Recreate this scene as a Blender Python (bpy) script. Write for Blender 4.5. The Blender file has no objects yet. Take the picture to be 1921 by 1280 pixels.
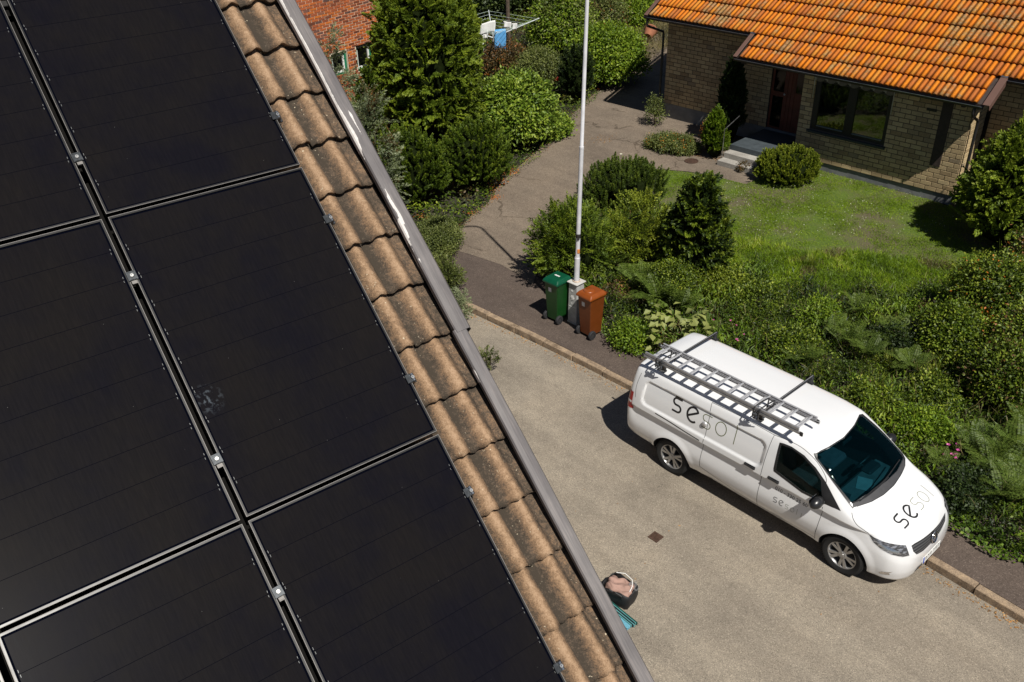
import bpy, bmesh, math, random
import numpy as np
from mathutils import Vector, Matrix
from mathutils.bvhtree import BVHTree
from mathutils.geometry import delaunay_2d_cdt
random.seed(7); rng = np.random.default_rng(11)
R = math.radians
sc = bpy.context.scene
col = sc.collection
# ---------------------------------------------------------------- camera
CF, CP, CR, CH = 1711.0, 0.5563, 0.0290, 10.2685
fwd = np.array([0, math.cos(CP), -math.sin(CP)]); rgt = np.array([1., 0, 0]); dwn = np.cross(fwd, rgt)
c_, s_ = math.cos(CR), math.sin(CR)
CM = np.stack([c_*rgt + s_*dwn, -s_*rgt + c_*dwn, fwd])      # rows: right, down, forward
cam = bpy.data.cameras.new('camera'); cam.sensor_width = 36; cam.lens = CF/1921*36
cam.clip_start = 0.1; cam.clip_end = 2000
co = bpy.data.objects.new('camera', cam); col.objects.link(co)
co.matrix_basis = Matrix(((CM[0][0], -CM[1][0], -CM[2][0], 0), (CM[0][1], -CM[1][1], -CM[2][1], 0),
                          (CM[0][2], -CM[1][2], -CM[2][2], CH), (0, 0, 0, 1)))
sc.camera = co
# ---------------------------------------------------------------- light
SUN_EL = R(55); SX, SY = 0.42, -0.906                 # horizontal direction towards the sun
W = bpy.data.worlds.new('World'); sc.world = W; W.use_nodes = True
wn = W.node_tree.nodes; wl = W.node_tree.links
sky = wn.new('ShaderNodeTexSky'); sky.sky_type = 'NISHITA'; sky.sun_disc = False
sky.sun_elevation = SUN_EL; sky.sun_rotation = math.atan2(SX, SY); sky.altitude = 50; sky.air_density = .6; sky.dust_density = .3
wl.new(sky.outputs[0], wn['Background'].inputs[0]); wn['Background'].inputs[1].default_value = 0.05
sl = bpy.data.lights.new('sun', 'SUN'); sl.energy = 5.0; sl.angle = R(0.53); sl.color = (1.0, 0.955, 0.88)
so = bpy.data.objects.new('sun', sl); col.objects.link(so)
sd = Vector((SX*math.cos(SUN_EL), SY*math.cos(SUN_EL), math.sin(SUN_EL)))
so.rotation_mode = 'QUATERNION'; so.rotation_quaternion = sd.to_track_quat('Z', 'Y'); so.location = (10, -20, 40)
sc.view_settings.view_transform = 'Standard'; sc.view_settings.look = 'None'
sc.view_settings.exposure = 0.17; sc.view_settings.gamma = 1.0; sc.view_settings.use_curve_mapping = False
sc.render.engine = 'CYCLES'; sc.cycles.max_bounces = 6; sc.cycles.transparent_max_bounces = 12
# ---------------------------------------------------------------- measuring helpers
def ray(px, py):
    return np.array([px-960.5, py-640.0, CF]) @ CM
def at(px, py, z=0.0):
    d = ray(px, py); t = (z-CH)/d[2]
    return np.array([d[0]*t, d[1]*t, z])
KN = np.array([0.72, 0.694])                          # away from the street
def gz(x, y):                                         # height of the gently rising plots
    return 0.12 + 0.015*max(0, (x-2.35)*KN[0] + (y-14.52)*KN[1])
def ag(px, py, dz=0.0):
    z = 0.2
    for _ in range(6):
        p = at(px, py, z); z = gz(p[0], p[1]) + dz
    return np.array([p[0], p[1], z])
def above(px, py, x, y):                              # height at which (x,y) shows on picture row py
    d = ray(px, py); t = math.hypot(x, y)/math.hypot(d[0], d[1])
    return CH + d[2]*t
# ---------------------------------------------------------------- object helpers
def tag(o, label=None, cat=None, group=None, kind=None):
    if label: o['label'] = label
    if cat: o['category'] = cat
    if group: o['group'] = group
    if kind: o['kind'] = kind
    return o
def empty(name, mat, label=None, cat=None, group=None):
    o = bpy.data.objects.new(name, None); col.objects.link(o); o.empty_display_size = .2
    o.matrix_basis = mat if isinstance(mat, Matrix) else Matrix.Translation(mat)
    return tag(o, label, cat, group)
def rz(loc, a):
    return Matrix.Translation(loc) @ Matrix.Rotation(a, 4, 'Z')
class MB:
    def __init__(s): s.v = []; s.f = []; s.m = []; s.t = []; s.n = 0; s.ff = []
    def add(s, vs, fs, mi=0, tint=None):
        b = s.n; s.v.extend([tuple(p) for p in vs]); s.n += len(vs)
        for f in fs:
            s.f.append(tuple(i+b for i in f)); s.m.append(mi); s.t.append(random.random() if tint is None else tint)
        return s
    def box(s, c, d, rot=None, mi=0, tint=None, cham=0):
        x, y, z = d[0]/2, d[1]/2, d[2]/2
        if cham:
            k = cham; vs = []
            for sz in (-1, 1):
                for (a, b) in ((x, y-k), (x-k, y), (-x+k, y), (-x, y-k), (-x, -y+k), (-x+k, -y), (x-k, -y), (x, -y+k)):
                    vs.append((a, b, sz*(z-k)))
            for sz in (-1, 1):
                for (a, b) in ((x-k, y-k), (-x+k, y-k), (-x+k, -y+k), (x-k, -y+k)): vs.append((a, b, sz*z))
            fs = [(i, (i+1) % 8, (i+1) % 8+8, i+8) for i in range(8)]
            fs += [(20, 21, 22, 23), (19, 18, 17, 16)]
            top = [(20, 8, 9), (20, 9, 10, 21), (21, 10, 11), (21, 11, 12, 22), (22, 12, 13), (22, 13, 14, 23), (23, 14, 15), (23, 15, 8, 20)]
            fs += top + [tuple(reversed([i-4 if i >= 20 else i-8 for i in f])) for f in top]
        else:
            vs = [(a*x, b*y, g*z) for g in (-1, 1) for (a, b) in ((-1, -1), (1, -1), (1, 1), (-1, 1))]
            fs = [(3, 2, 1, 0), (4, 5, 6, 7), (0, 1, 5, 4), (1, 2, 6, 5), (2, 3, 7, 6), (3, 0, 4, 7)]
        vs = [Vector(p) for p in vs]
        if rot is not None: vs = [rot @ p for p in vs]
        c = Vector(c); return s.add([p+c for p in vs], fs, mi, tint)
    def tube(s, path, r, n=8, mi=0, tint=None, cap=True, closed=False):
        P = [Vector(p) for p in path]; L = len(P); rr = r if isinstance(r, (list, tuple)) else [r]*L
        vs = []; pn = None
        for i in range(L):
            if closed: d = P[(i+1) % L]-P[i-1]
            else: d = P[min(i+1, L-1)]-P[max(i-1, 0)]
            d = d.normalized() if d.length > 1e-9 else Vector((0, 0, 1))
            if pn is None:
                a = Vector((0, 0, 1)) if abs(d.z) < .9 else Vector((1, 0, 0)); pn = d.cross(a).normalized()
            else: pn = (pn - d*pn.dot(d)).normalized()
            b = d.cross(pn)
            for k in range(n):
                w = 2*math.pi*k/n; vs.append(P[i] + (pn*math.cos(w)+b*math.sin(w))*rr[i])
        fs = []
        for i in range(L if closed else L-1):
            j = (i+1) % L
            for k in range(n): fs.append((i*n+k, i*n+(k+1) % n, j*n+(k+1) % n, j*n+k))
        if cap and not closed: fs += [tuple(range(n-1, -1, -1)), tuple((L-1)*n+k for k in range(n))]
        return s.add(vs, fs, mi, tint)
    def lathe(s, prof, n=24, M=None, mi=0, tint=None):     # profile of (r, z)
        vs = []
        for (r, z) in prof:
            for k in range(n):
                w = 2*math.pi*k/n; vs.append(Vector((r*math.cos(w), r*math.sin(w), z)))
        if M is not None: vs = [M @ p for p in vs]
        fs = [(i*n+k, i*n+(k+1) % n, (i+1)*n+(k+1) % n, (i+1)*n+k) for i in range(len(prof)-1) for k in range(n)]
        return s.add(vs, fs, mi, tint)
    def prism(s, poly, z0, z1, M=None, mi=0, tint=None):   # counter-clockwise outline in xy
        n = len(poly); vs = [Vector((p[0], p[1], z0)) for p in poly]+[Vector((p[0], p[1], z1)) for p in poly]
        if M is not None: vs = [M @ p for p in vs]
        fs = [tuple(range(n-1, -1, -1)), tuple(range(n, 2*n))]+[(i, (i+1) % n, (i+1) % n+n, i+n) for i in range(n)]
        return s.add(vs, fs, mi, tint)
    def build(s, name, mats, parent=None, smooth=False, mat=None, bevel=0):
        me = bpy.data.meshes.new(name); me.from_pydata(s.v, [], s.f)
        for m in (mats if isinstance(mats, (list, tuple)) else [mats]): me.materials.append(m)
        me.polygons.foreach_set('material_index', s.m)
        a = me.attributes.new('tint', 'FLOAT', 'FACE'); a.data.foreach_set('value', s.t)
        if smooth: me.polygons.foreach_set('use_smooth', [True]*len(me.polygons))
        me.update()
        o = bpy.data.objects.new(name, me); col.objects.link(o); o.parent = parent
        if mat is not None: o.matrix_basis = mat
        if bevel:
            b = o.modifiers.new('bevel', 'BEVEL'); b.width = bevel; b.segments = 2; b.limit_method = 'ANGLE'; b.angle_limit = R(35)
        return o
def sharp(o, ang=35):
    me = o.data
    me.polygons.foreach_set('use_smooth', [True]*len(me.polygons))
    try: me.set_sharp_from_angle(angle=R(ang))
    except Exception: pass
    return o
def copyof(src, parent=None, mat=None, label=None):
    o = src.copy(); col.objects.link(o); o.parent = parent
    if mat is not None: o.matrix_basis = mat
    if label: o['label'] = label
    return o
def fastmesh(name, V, F, tint, mats, parent=None, mi=None):    # numpy arrays, quads (or tris)
    me = bpy.data.meshes.new(name); V = np.asarray(V, dtype=np.float32); F = np.asarray(F, dtype=np.int32)
    k = F.shape[1]; me.vertices.add(len(V)); me.vertices.foreach_set('co', V.ravel())
    me.loops.add(F.size); me.loops.foreach_set('vertex_index', F.ravel())
    me.polygons.add(len(F)); me.polygons.foreach_set('loop_start', np.arange(0, F.size, k, dtype=np.int32))
    me.polygons.foreach_set('loop_total', np.full(len(F), k, dtype=np.int32))
    for m in (mats if isinstance(mats, (list, tuple)) else [mats]): me.materials.append(m)
    if mi is not None: me.polygons.foreach_set('material_index', np.asarray(mi, dtype=np.int32))
    me.polygons.foreach_set('use_smooth', np.zeros(len(F), dtype=bool)); me.update(calc_edges=True)
    a = me.attributes.new('tint', 'FLOAT', 'FACE'); a.data.foreach_set('value', np.asarray(tint, dtype=np.float32))
    o = bpy.data.objects.new(name, me); col.objects.link(o); o.parent = parent
    return o
# ---------------------------------------------------------------- material helpers
def lin(c):
    return tuple(((x/255)/12.92 if x/255 <= .04045 else ((x/255+.055)/1.055)**2.4) for x in c)
def newmat(name, rough=.6, base=(.5, .5, .5), metal=0, spec=.5):
    m = bpy.data.materials.new(name); m.use_nodes = True; nt = m.node_tree; b = nt.nodes['Principled BSDF']
    b.inputs['Base Color'].default_value = (*base, 1); b.inputs['Roughness'].default_value = rough
    b.inputs['Metallic'].default_value = metal; b.inputs['Specular IOR Level'].default_value = spec
    return m, nt, b
def node(nt, t, **k):
    n = nt.nodes.new('ShaderNode'+t)
    for a, v in k.items(): setattr(n, a, v)
    return n
def coord(nt, kind='Object', scale=1, sc3=None):
    tc = node(nt, 'TexCoord'); mp = node(nt, 'Mapping')
    if kind == 'World':
        g = node(nt, 'NewGeometry'); nt.links.new(g.outputs['Position'], mp.inputs[0])
    else: nt.links.new(tc.outputs[kind], mp.inputs[0])
    mp.inputs['Scale'].default_value = sc3 if sc3 else (scale,)*3
    return mp.outputs[0]
def noise(nt, vec, scale, detail=4, rough=.55, dist=0):
    n = node(nt, 'TexNoise'); n.inputs['Scale'].default_value = scale; n.inputs['Detail'].default_value = detail
    n.inputs['Roughness'].default_value = rough; n.inputs['Distortion'].default_value = dist
    nt.links.new(vec, n.inputs['Vector']); return n.outputs['Fac']
def ramp(nt, fac, stops, interp='LINEAR'):
    r = node(nt, 'ValToRGB'); cr = r.color_ramp; cr.interpolation = interp
    while len(cr.elements) < len(stops): cr.elements.new(.5)
    for e, (p, c) in zip(cr.elements, stops):
        e.position = p; e.color = (*c, 1) if len(c) == 3 else c
    nt.links.new(fac, r.inputs[0]); return r.outputs[0]
def mixc(nt, fac, a, b, mode='MIX'):
    m = node(nt, 'Mix', data_type='RGBA', blend_type=mode)
    if isinstance(fac, (int, float)): m.inputs[0].default_value = fac
    else: nt.links.new(fac, m.inputs[0])
    for i, q in ((6, a), (7, b)):
        if isinstance(q, tuple): m.inputs[i].default_value = (*q, 1)
        else: nt.links.new(q, m.inputs[i])
    return m.outputs[2]
def bump(nt, b, h, strength=.3, dist=.01):
    n = node(nt, 'Bump'); n.inputs['Strength'].default_value = strength; n.inputs['Distance'].default_value = dist
    nt.links.new(h, n.inputs['Height']); nt.links.new(n.outputs[0], b.inputs['Normal'])
def math_(nt, op, a, b=None):
    n = node(nt, 'Math', operation=op)
    for i, q in ((0, a), (1, b)):
        if q is None: continue
        if isinstance(q, (int, float)): n.inputs[i].default_value = q
        else: nt.links.new(q, n.inputs[i])
    return n.outputs[0]
def attr(nt, name='tint'):
    a = node(nt, 'Attribute'); a.attribute_name = name; return a.outputs['Fac']
def plain(name, c, rough=.5, metal=0, var=.12, scale=8, spec=.5, bmp=0):
    m, nt, b = newmat(name, rough, c, metal, spec)
    v = coord(nt); n = noise(nt, v, scale, 5)
    lo = tuple(max(0, x*(1-var)) for x in c); hi = tuple(min(1, x*(1+var)) for x in c)
    nt.links.new(ramp(nt, n, [(.3, lo), (.7, hi)]), b.inputs['Base Color'])
    rr = node(nt, 'MapRange'); rr.inputs[3].default_value = max(.02, rough-.08); rr.inputs[4].default_value = min(1, rough+.1)
    nt.links.new(n, rr.inputs[0]); nt.links.new(rr.outputs[0], b.inputs['Roughness'])
    if bmp: bump(nt, b, noise(nt, v, scale*6, 4), bmp, .01)
    return m
def leafmat(name, stops, rough=.5, trans=.25, spec=.35):
    m, nt, b = newmat(name, rough, (.05, .1, .02), 0, spec)
    c = ramp(nt, attr(nt), stops)
    # slow world-space variation: whole branches lean yellower or bluer
    n = noise(nt, coord(nt, 'World'), 1.7, 3)
    c = mixc(nt, math_(nt, 'MULTIPLY', n, .5), c, tuple(min(1, x*1.6+.01) for x in stops[-1][1]), 'MIX') if False else mixc(nt, .6, c, ramp(nt, n, [(.35, (.66, .70, .62)), (.65, (1.35, 1.28, 1.05))]), 'MULTIPLY')
    nt.links.new(c, b.inputs['Base Color'])
    if trans:
        t = node(nt, 'BsdfTranslucent'); ms = node(nt, 'MixShader'); ms.inputs[0].default_value = trans
        nt.links.new(c, t.inputs[0]); nt.links.new(b.outputs[0], ms.inputs[1]); nt.links.new(t.outputs[0], ms.inputs[2])
        nt.links.new(ms.outputs[0], nt.nodes['Material Output'].inputs[0])
    return m
# ---------------------------------------------------------------- surfaces
def asphalt(name, lo, mid, hi, speck=120, patch=None, cracks=False):
    m, nt, b = newmat(name, .88, mid, 0, .25)
    w = coord(nt, 'World')
    vo = node(nt, 'TexVoronoi'); vo.inputs['Scale'].default_value = speck; nt.links.new(w, vo.inputs['Vector'])
    sep = node(nt, 'SeparateColor'); nt.links.new(vo.outputs['Color'], sep.inputs[0])
    base = ramp(nt, sep.outputs[0], [(0, lo), (.12, tuple(.82*x for x in mid)), (.5, mid), (.88, tuple(1.16*x for x in mid)), (1, hi)])
    big = ramp(nt, noise(nt, w, .55, 6, .6), [(.3, (.74, .74, .75)), (.5, (.98, .98, .98)), (.72, (1.14, 1.12, 1.09))])
    c = mixc(nt, .85, base, big, 'MULTIPLY')
    med = ramp(nt, noise(nt, w, 4.5, 6, .7), [(.35, (.9, .89, .88)), (.65, (1.08, 1.07, 1.06))])
    c = mixc(nt, .8, c, med, 'MULTIPLY')
    # tyre polished / oily streaks running along the street
    mp = node(nt, 'Mapping'); g = node(nt, 'NewGeometry'); nt.links.new(g.outputs['Position'], mp.inputs[0])
    mp.vector_type = 'TEXTURE'; mp.inputs['Rotation'].default_value = (0, 0, R(-48)); mp.inputs['Scale'].default_value = (5, .55, 1)
    st = ramp(nt, noise(nt, mp.outputs[0], 1.0, 4, .6), [(.36, (.78, .77, .77)), (.6, (1.07, 1.07, 1.06))])
    c = mixc(nt, .6, c, st, 'MULTIPLY')
    if cracks:
        v2 = node(nt, 'TexVoronoi', feature='DISTANCE_TO_EDGE'); v2.inputs['Scale'].default_value = .42
        ns = node(nt, 'TexNoise'); ns.inputs['Scale'].default_value = 2.4; ns.inputs['Detail'].default_value = 6
        nt.links.new(w, ns.inputs['Vector'])
        ad = node(nt, 'VectorMath', operation='ADD'); mu = node(nt, 'VectorMath', operation='SCALE'); mu.inputs['Scale'].default_value = .5
        nt.links.new(ns.outputs['Color'], mu.inputs[0]); nt.links.new(w, ad.inputs[0]); nt.links.new(mu.outputs[0], ad.inputs[1])
        nt.links.new(ad.outputs[0], v2.inputs['Vector'])
        cm = ramp(nt, v2.outputs[0], [(.004, (.42, .4, .37)), (.012, (1, 1, 1))])
        brk = ramp(nt, noise(nt, w, .9, 3), [(.5, (0, 0, 0)), (.58, (1, 1, 1))])
        c = mixc(nt, brk, c, mixc(nt, .8, c, cm, 'MULTIPLY'))
    nt.links.new(c, b.inputs['Base Color'])
    bump(nt, b, vo.outputs['Distance'], .12, .004)
    return m
M = {}
M['road'] = asphalt('street_asphalt', (.13, .115, .094), (.250, .217, .172), (.41, .355, .28), 100)
M['walk'] = asphalt('pavement_asphalt', (.055, .042, .035), (.092, .071, .059), (.17, .135, .112), 85)
M['drive'] = asphalt('driveway_asphalt', (.10, .080, .062), (.175, .141, .108), (.25, .205, .158), 60, cracks=True)
m, nt, b = newmat('garden_soil', .95, (.06, .045, .03)); w = coord(nt, 'World')
nt.links.new(ramp(nt, noise(nt, w, 9, 8, .7), [(.3, (.014, .014, .007)), (.55, (.035, .032, .016)), (.75, (.08, .066, .04))]), b.inputs['Base Color'])
bump(nt, b, noise(nt, w, 30, 6), .8, .03); M['soil'] = m
m, nt, b = newmat('lawn_turf', .95, (.06, .09, .02)); w = coord(nt, 'World')
a = ramp(nt, noise(nt, w, 22, 8, .7), [(.3, (.04, .07, .005)), (.6, (.09, .14, .01)), (.8, (.15, .18, .035))])
bq = ramp(nt, noise(nt, w, .8, 5, .6), [(.42, (0, 0, 0)), (.62, (1, 1, 1))])
nt.links.new(mixc(nt, bq, a, (.10, .085, .045)), b.inputs['Base Color']); bump(nt, b, noise(nt, w, 60, 4), .8, .02); M['turf'] = m
m, nt, b = newmat('granite_kerb', .85, (.4, .3, .2)); w = coord(nt, 'World')
a = ramp(nt, noise(nt, w, 55, 6, .8), [(.3, (.10, .078, .06)), (.5, (.30, .225, .155)), (.7, (.48, .37, .26))])
a2 = ramp(nt, noise(nt, w, 5.5, 6, .7), [(.35, (.42, .38, .33)), (.5, (.85, .82, .78)), (.65, (1.2, 1.15, 1.05))])
nt.links.new(mixc(nt, .9, a, a2, 'MULTIPLY'), b.inputs['Base Color']); bump(nt, b, noise(nt, w, 40, 6, .7), .7, .012); M['kerb'] = m
m, nt, b = newmat('concrete', .9, (.36, .34, .31)); w = coord(nt, 'World')
a = ramp(nt, noise(nt, w, 30, 8, .75), [(.3, (.25, .235, .215)), (.7, (.43, .41, .37))])
a2 = ramp(nt, noise(nt, w, 2.3, 5), [(.35, (.72, .7, .68)), (.65, (1.05, 1.05, 1.03))])
nt.links.new(mixc(nt, .9, a, a2, 'MULTIPLY'), b.inputs['Base Color']); bump(nt, b, noise(nt, w, 60, 5), .3, .006); M['concrete'] = m
M['plinth'] = plain('plinth_render', (.17, .175, .18), .9, scale=3, var=.25, bmp=.2)
# old concrete roof tile: sandy orange where the surface is worn on the waves, dark algae in the troughs
def neartile():
    m, nt, b = newmat('weathered_roof_tile', .93, (.3, .2, .1), 0, .2)
    o = coord(nt); w = coord(nt, 'World')
    wear = attr(nt, 'wear')
    n1 = noise(nt, w, 38, 8, .8); n2 = noise(nt, w, 5.5, 5, .6); n3 = noise(nt, w, 125, 4, .8)
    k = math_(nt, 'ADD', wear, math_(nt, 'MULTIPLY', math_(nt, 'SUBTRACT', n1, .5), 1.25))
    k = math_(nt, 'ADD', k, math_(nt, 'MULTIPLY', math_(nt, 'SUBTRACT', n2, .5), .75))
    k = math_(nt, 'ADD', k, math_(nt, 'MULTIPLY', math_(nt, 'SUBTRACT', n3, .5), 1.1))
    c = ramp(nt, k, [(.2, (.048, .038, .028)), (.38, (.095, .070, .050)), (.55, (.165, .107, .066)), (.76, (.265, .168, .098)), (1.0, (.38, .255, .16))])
    vo = node(nt, 'TexVoronoi'); vo.inputs['Scale'].default_value = 38; nt.links.new(w, vo.inputs['Vector'])
    sp = ramp(nt, vo.outputs['Distance'], [(.12, (1, 1, 1)), (.22, (0, 0, 0))])
    sepc = node(nt, 'SeparateColor'); nt.links.new(vo.outputs['Color'], sepc.inputs[0])
    gate = ramp(nt, sepc.outputs[0], [(.80, (0, 0, 0)), (.82, (1, 1, 1))])
    sp = ramp(nt, noise(nt, w, 62, 3, .6), [(.66, (0, 0, 0)), (.70, (1, 1, 1))]); gate = ramp(nt, noise(nt, w, 6, 3, .6), [(.46, (0, 0, 0)), (.6, (1, 1, 1))])
    sp = mixc(nt, 1.0, sp, gate, 'MULTIPLY')
    c = mixc(nt, sp, c, (.55, .47, .34))
    nt.links.new(c, b.inputs['Base Color'])
    bump(nt, b, math_(nt, 'ADD', n1, math_(nt, 'MULTIPLY', n3, .6)), .75, .006)
    return m
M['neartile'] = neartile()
# lichened orange tiles of the house across the street
def housetile():
    m, nt, b = newmat('orange_roof_tile', .95, (.5, .2, .05), 0, .1)
    w = coord(nt, 'World'); oi = node(nt, 'ObjectInfo')
    wvr = math_(nt, 'FRACT', math_(nt, 'ADD', math_(nt, 'MULTIPLY', oi.outputs['Random'], 7.13), attr(nt)))
    base = ramp(nt, wvr,
                [(.1, (.40, .13, .035)), (.4, (.56, .165, .022)), (.7, (.64, .20, .016)), (.95, (.54, .22, .035))])
    n = noise(nt, w, 4.2, 7, .72); n2 = noise(nt, w, .7, 4, .6); n3 = noise(nt, w, 22, 5, .7)
    k = math_(nt, 'ADD', math_(nt, 'ADD', math_(nt, 'MULTIPLY', n, .5), math_(nt, 'MULTIPLY', n2, .6)), math_(nt, 'MULTIPLY', n3, .25))
    k = math_(nt, 'ADD', math_(nt, 'SUBTRACT', k, .05), math_(nt, 'MULTIPLY', math_(nt, 'FRACT', math_(nt, 'MULTIPLY', wvr, 5.7)), .13))
    f = ramp(nt, k, [(.71, (0, 0, 0)), (.78, (.5, .5, .5)), (.88, (.85, .85, .85))])
    li = ramp(nt, noise(nt, w, 13, 4, .7), [(.35, (.16, .105, .05)), (.5, (.22, .19, .09)), (.66, (.30, .30, .22))])
    c = mixc(nt, f, base, li)
    wh = ramp(nt, noise(nt, w, 6.5, 3, .5), [(.76, (0, 0, 0)), (.79, (1, 1, 1))])
    c = mixc(nt, wh, c, (.55, .5, .44))
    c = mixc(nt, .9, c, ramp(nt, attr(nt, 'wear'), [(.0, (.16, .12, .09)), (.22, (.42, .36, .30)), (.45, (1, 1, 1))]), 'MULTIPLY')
    c = mixc(nt, .7, c, ramp(nt, noise(nt, w, 34, 6, .8), [(.3, (.62, .6, .58)), (.65, (1.22, 1.2, 1.15))]), 'MULTIPLY')
    nt.links.new(c, b.inputs['Base Color']); bump(nt, b, n3, .8, .015)
    return m
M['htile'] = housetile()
def brickmat(name, stops, rough=.9, obj=True):
    m, nt, b = newmat(name, rough, (.4, .3, .2), 0, .2); w = coord(nt, 'World'); oi = node(nt, 'ObjectInfo')
    r = node(nt, 'TexWhiteNoise'); k = math_(nt, 'FRACT', math_(nt, 'ADD', oi.outputs['Random'], attr(nt)))
    c = ramp(nt, k, stops)
    c = mixc(nt, .75, c, ramp(nt, noise(nt, w, 35, 6, .7), [(.3, (.7, .7, .7)), (.7, (1.2, 1.2, 1.2))]), 'MULTIPLY')
    c = mixc(nt, .55, c, ramp(nt, noise(nt, w, 1.2, 5, .6), [(.35, (.68, .69, .68)), (.65, (1.12, 1.1, 1.05))]), 'MULTIPLY')
    nt.links.new(c, b.inputs['Base Color']); bump(nt, b, noise(nt, w, 60, 5, .7), .6, .006); return m
M['ybrick'] = brickmat('yellow_brick', [(0, (.32, .23, .13)), (.15, (.44, .33, .19)), (.5, (.52, .39, .22)), (.8, (.55, .43, .25)), (.95, (.40, .30, .17)), (1, (.28, .22, .15))])
M['rbrick'] = brickmat('red_brick', [(0, (.14, .05, .03)), (.18, (.26, .08, .04)), (.4, (.38, .105, .045)), (.62, (.48, .13, .04)), (.8, (.60, .17, .03)), (.9, (.24, .11, .08)), (1, (.12, .07, .06))])
M['ymortar'] = plain('yellow_wall_mortar', (.085, .07, .052), .95, scale=20, var=.3)
M['rmortar'] = plain('red_wall_mortar', (.68, .58, .43), .95, scale=20, var=.2)
M['fascia'] = plain('brown_fascia_metal', (.12, .066, .05), .5, var=.1, scale=2)
M['darkmetal'] = plain('black_gutter_metal', (.022, .02, .02), .4, var=.2)
M['galv'] = plain('galvanised_strip', (.5, .5, .5), .35, 1, var=.2)
M['darkwood'] = plain('dark_stained_boards', (.04, .027, .022), .75, var=.3, scale=14)
M['greenpaint'] = plain('green_window_paint', (.01, .17, .085), .45, var=.12)
M['whitepaint'] = plain('white_paint', (.78, .78, .75), .5, var=.05)
M['doorwood'] = plain('red_stained_door', (.16, .04, .022), .5, var=.3, scale=5)
M['frame_black'] = plain('black_window_frame', (.012, .011, .011), .45, var=.2)
M['cloth_w'] = plain('white_cloth', (.72, .72, .70), .9, var=.06)
M['cloth_b'] = plain('light_blue_cloth', (.10, .34, .66), .9, var=.12)
M['cloth_curtain'] = plain('grey_pelmet_cloth', (.3, .28, .25), .95, var=.15)
def glass(name, tint=(.02, .03, .03), rough=.03, alpha=.55, ior=1.5):
    m, nt, b = newmat(name, rough, tint, 0, .6); b.inputs['IOR'].default_value = ior
    t = node(nt, 'BsdfTransparent'); t.inputs[0].default_value = (*[min(1, .20+26*x) for x in tint], 1)
    ms = node(nt, 'MixShader'); ms.inputs[0].default_value = alpha
    nt.links.new(t.outputs[0], ms.inputs[1]); nt.links.new(b.outputs[0], ms.inputs[2])
    nt.links.new(ms.outputs[0], nt.nodes['Material Output'].inputs[0]); return m
M['houseglass'] = glass('house_window_glass', (.004, .005, .005), .03, .9, 2.3)
M['doorglass'] = glass('door_glass', (.004, .005, .005), .08, .9, 1.4)
M['carglass'] = glass('tinted_windscreen', (.0, .010, .013), .02, .16)
M['sideglass'] = glass('dark_side_glass', (.003, .006, .005), .03, .25)
M['lampglass'] = glass('clear_lamp_cover', (.2, .2, .2), .02, .25)
# leaves
G = lambda *a: [(p, c) for p, c in a]
LM = {}
LM['thuja'] = leafmat('thuja_leaf', G((0, (.06, .10, .010)), (.5, (.155, .22, .018)), (.85, (.25, .315, .028)), (1, (.33, .38, .05))))
LM['juniper'] = leafmat('juniper_leaf', G((0, (.034, .060, .007)), (.6, (.095, .150, .012)), (1, (.22, .275, .028))))
LM['blue'] = leafmat('bluish_conifer_leaf', G((0, (.07, .09, .045)), (.6, (.20, .24, .13)), (1, (.38, .41, .27))))
LM['ivy'] = leafmat('glossy_broad_leaf', G((0, (.04, .08, .008)), (.5, (.125, .205, .016)), (1, (.30, .37, .05))), .5, .25, .35)
LM['bright'] = leafmat('bright_shrub_leaf', G((0, (.045, .085, .008)), (.5, (.125, .21, .012)), (1, (.27, .35, .03))), .5, .3, .35)
LM['dark'] = leafmat('dark_evergreen_leaf', G((0, (.012, .024, .007)), (.6, (.028, .05, .011)), (1, (.065, .095, .02))))
LM['yellowg'] = leafmat('yellow_green_leaf', G((0, (.07, .11, .01)), (.5, (.16, .21, .016)), (1, (.30, .33, .04))))
LM['pine'] = leafmat('pine_needle', G((0, (.026, .05, .007)), (.5, (.075, .118, .014)), (1, (.16, .21, .028))), .5, .1)
LM['fern'] = leafmat('fern_leaf', G((0, (.035, .065, .008)), (.5, (.08, .125, .018)), (1, (.16, .20, .045))))
LM['cover'] = leafmat('ground_cover_leaf', G((0, (.016, .030, .003)), (.4, (.055, .092, .007)), (.75, (.155, .215, .015)), (1, (.31, .35, .05))))
LM['grass'] = leafmat('grass_blade', G((0, (.085, .15, .004)), (.5, (.18, .285, .007)), (.8, (.28, .35, .022)), (1, (.42, .39, .13))))
LM['dry'] = leafmat('dry_grass_blade', G((0, (.10, .085, .03)), (.5, (.20, .17, .07)), (1, (.34, .28, .14))))
LM['heather'] = leafmat('reddish_groundcover_leaf', G((0, (.05, .04, .02)), (.5, (.11, .075, .035)), (.85, (.18, .09, .03)), (1, (.32, .13, .03))))
LM['bronze'] = leafmat('bronze_shrub_leaf', G((0, (.045, .035, .015)), (.5, (.09, .07, .025)), (.8, (.17, .08, .025)), (1, (.33, .11, .02))))
LM['greygreen'] = leafmat('grey_green_leaf', G((0, (.045, .06, .016)), (.5, (.105, .135, .03)), (1, (.24, .26, .09))))
LM['orange'] = leafmat('orange_leaf', G((0, (.35, .10, .015)), (1, (.7, .25, .03))), .5, .3)
LM['pink'] = leafmat('pink_petal', G((0, (.55, .06, .35)), (1, (.8, .2, .55))), .5, .3)
LM['red'] = leafmat('red_petal', G((0, (.6, .02, .06)), (1, (.8, .06, .10))), .5, .2)
LM['white'] = leafmat('white_petal', G((0, (.6, .6, .5)), (1, (.85, .85, .78))), .6, .2)
LM['litter'] = leafmat('fallen_leaf', G((0, (.16, .08, .03)), (.5, (.3, .15, .05)), (1, (.45, .27, .12))), .8, 0)
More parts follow.
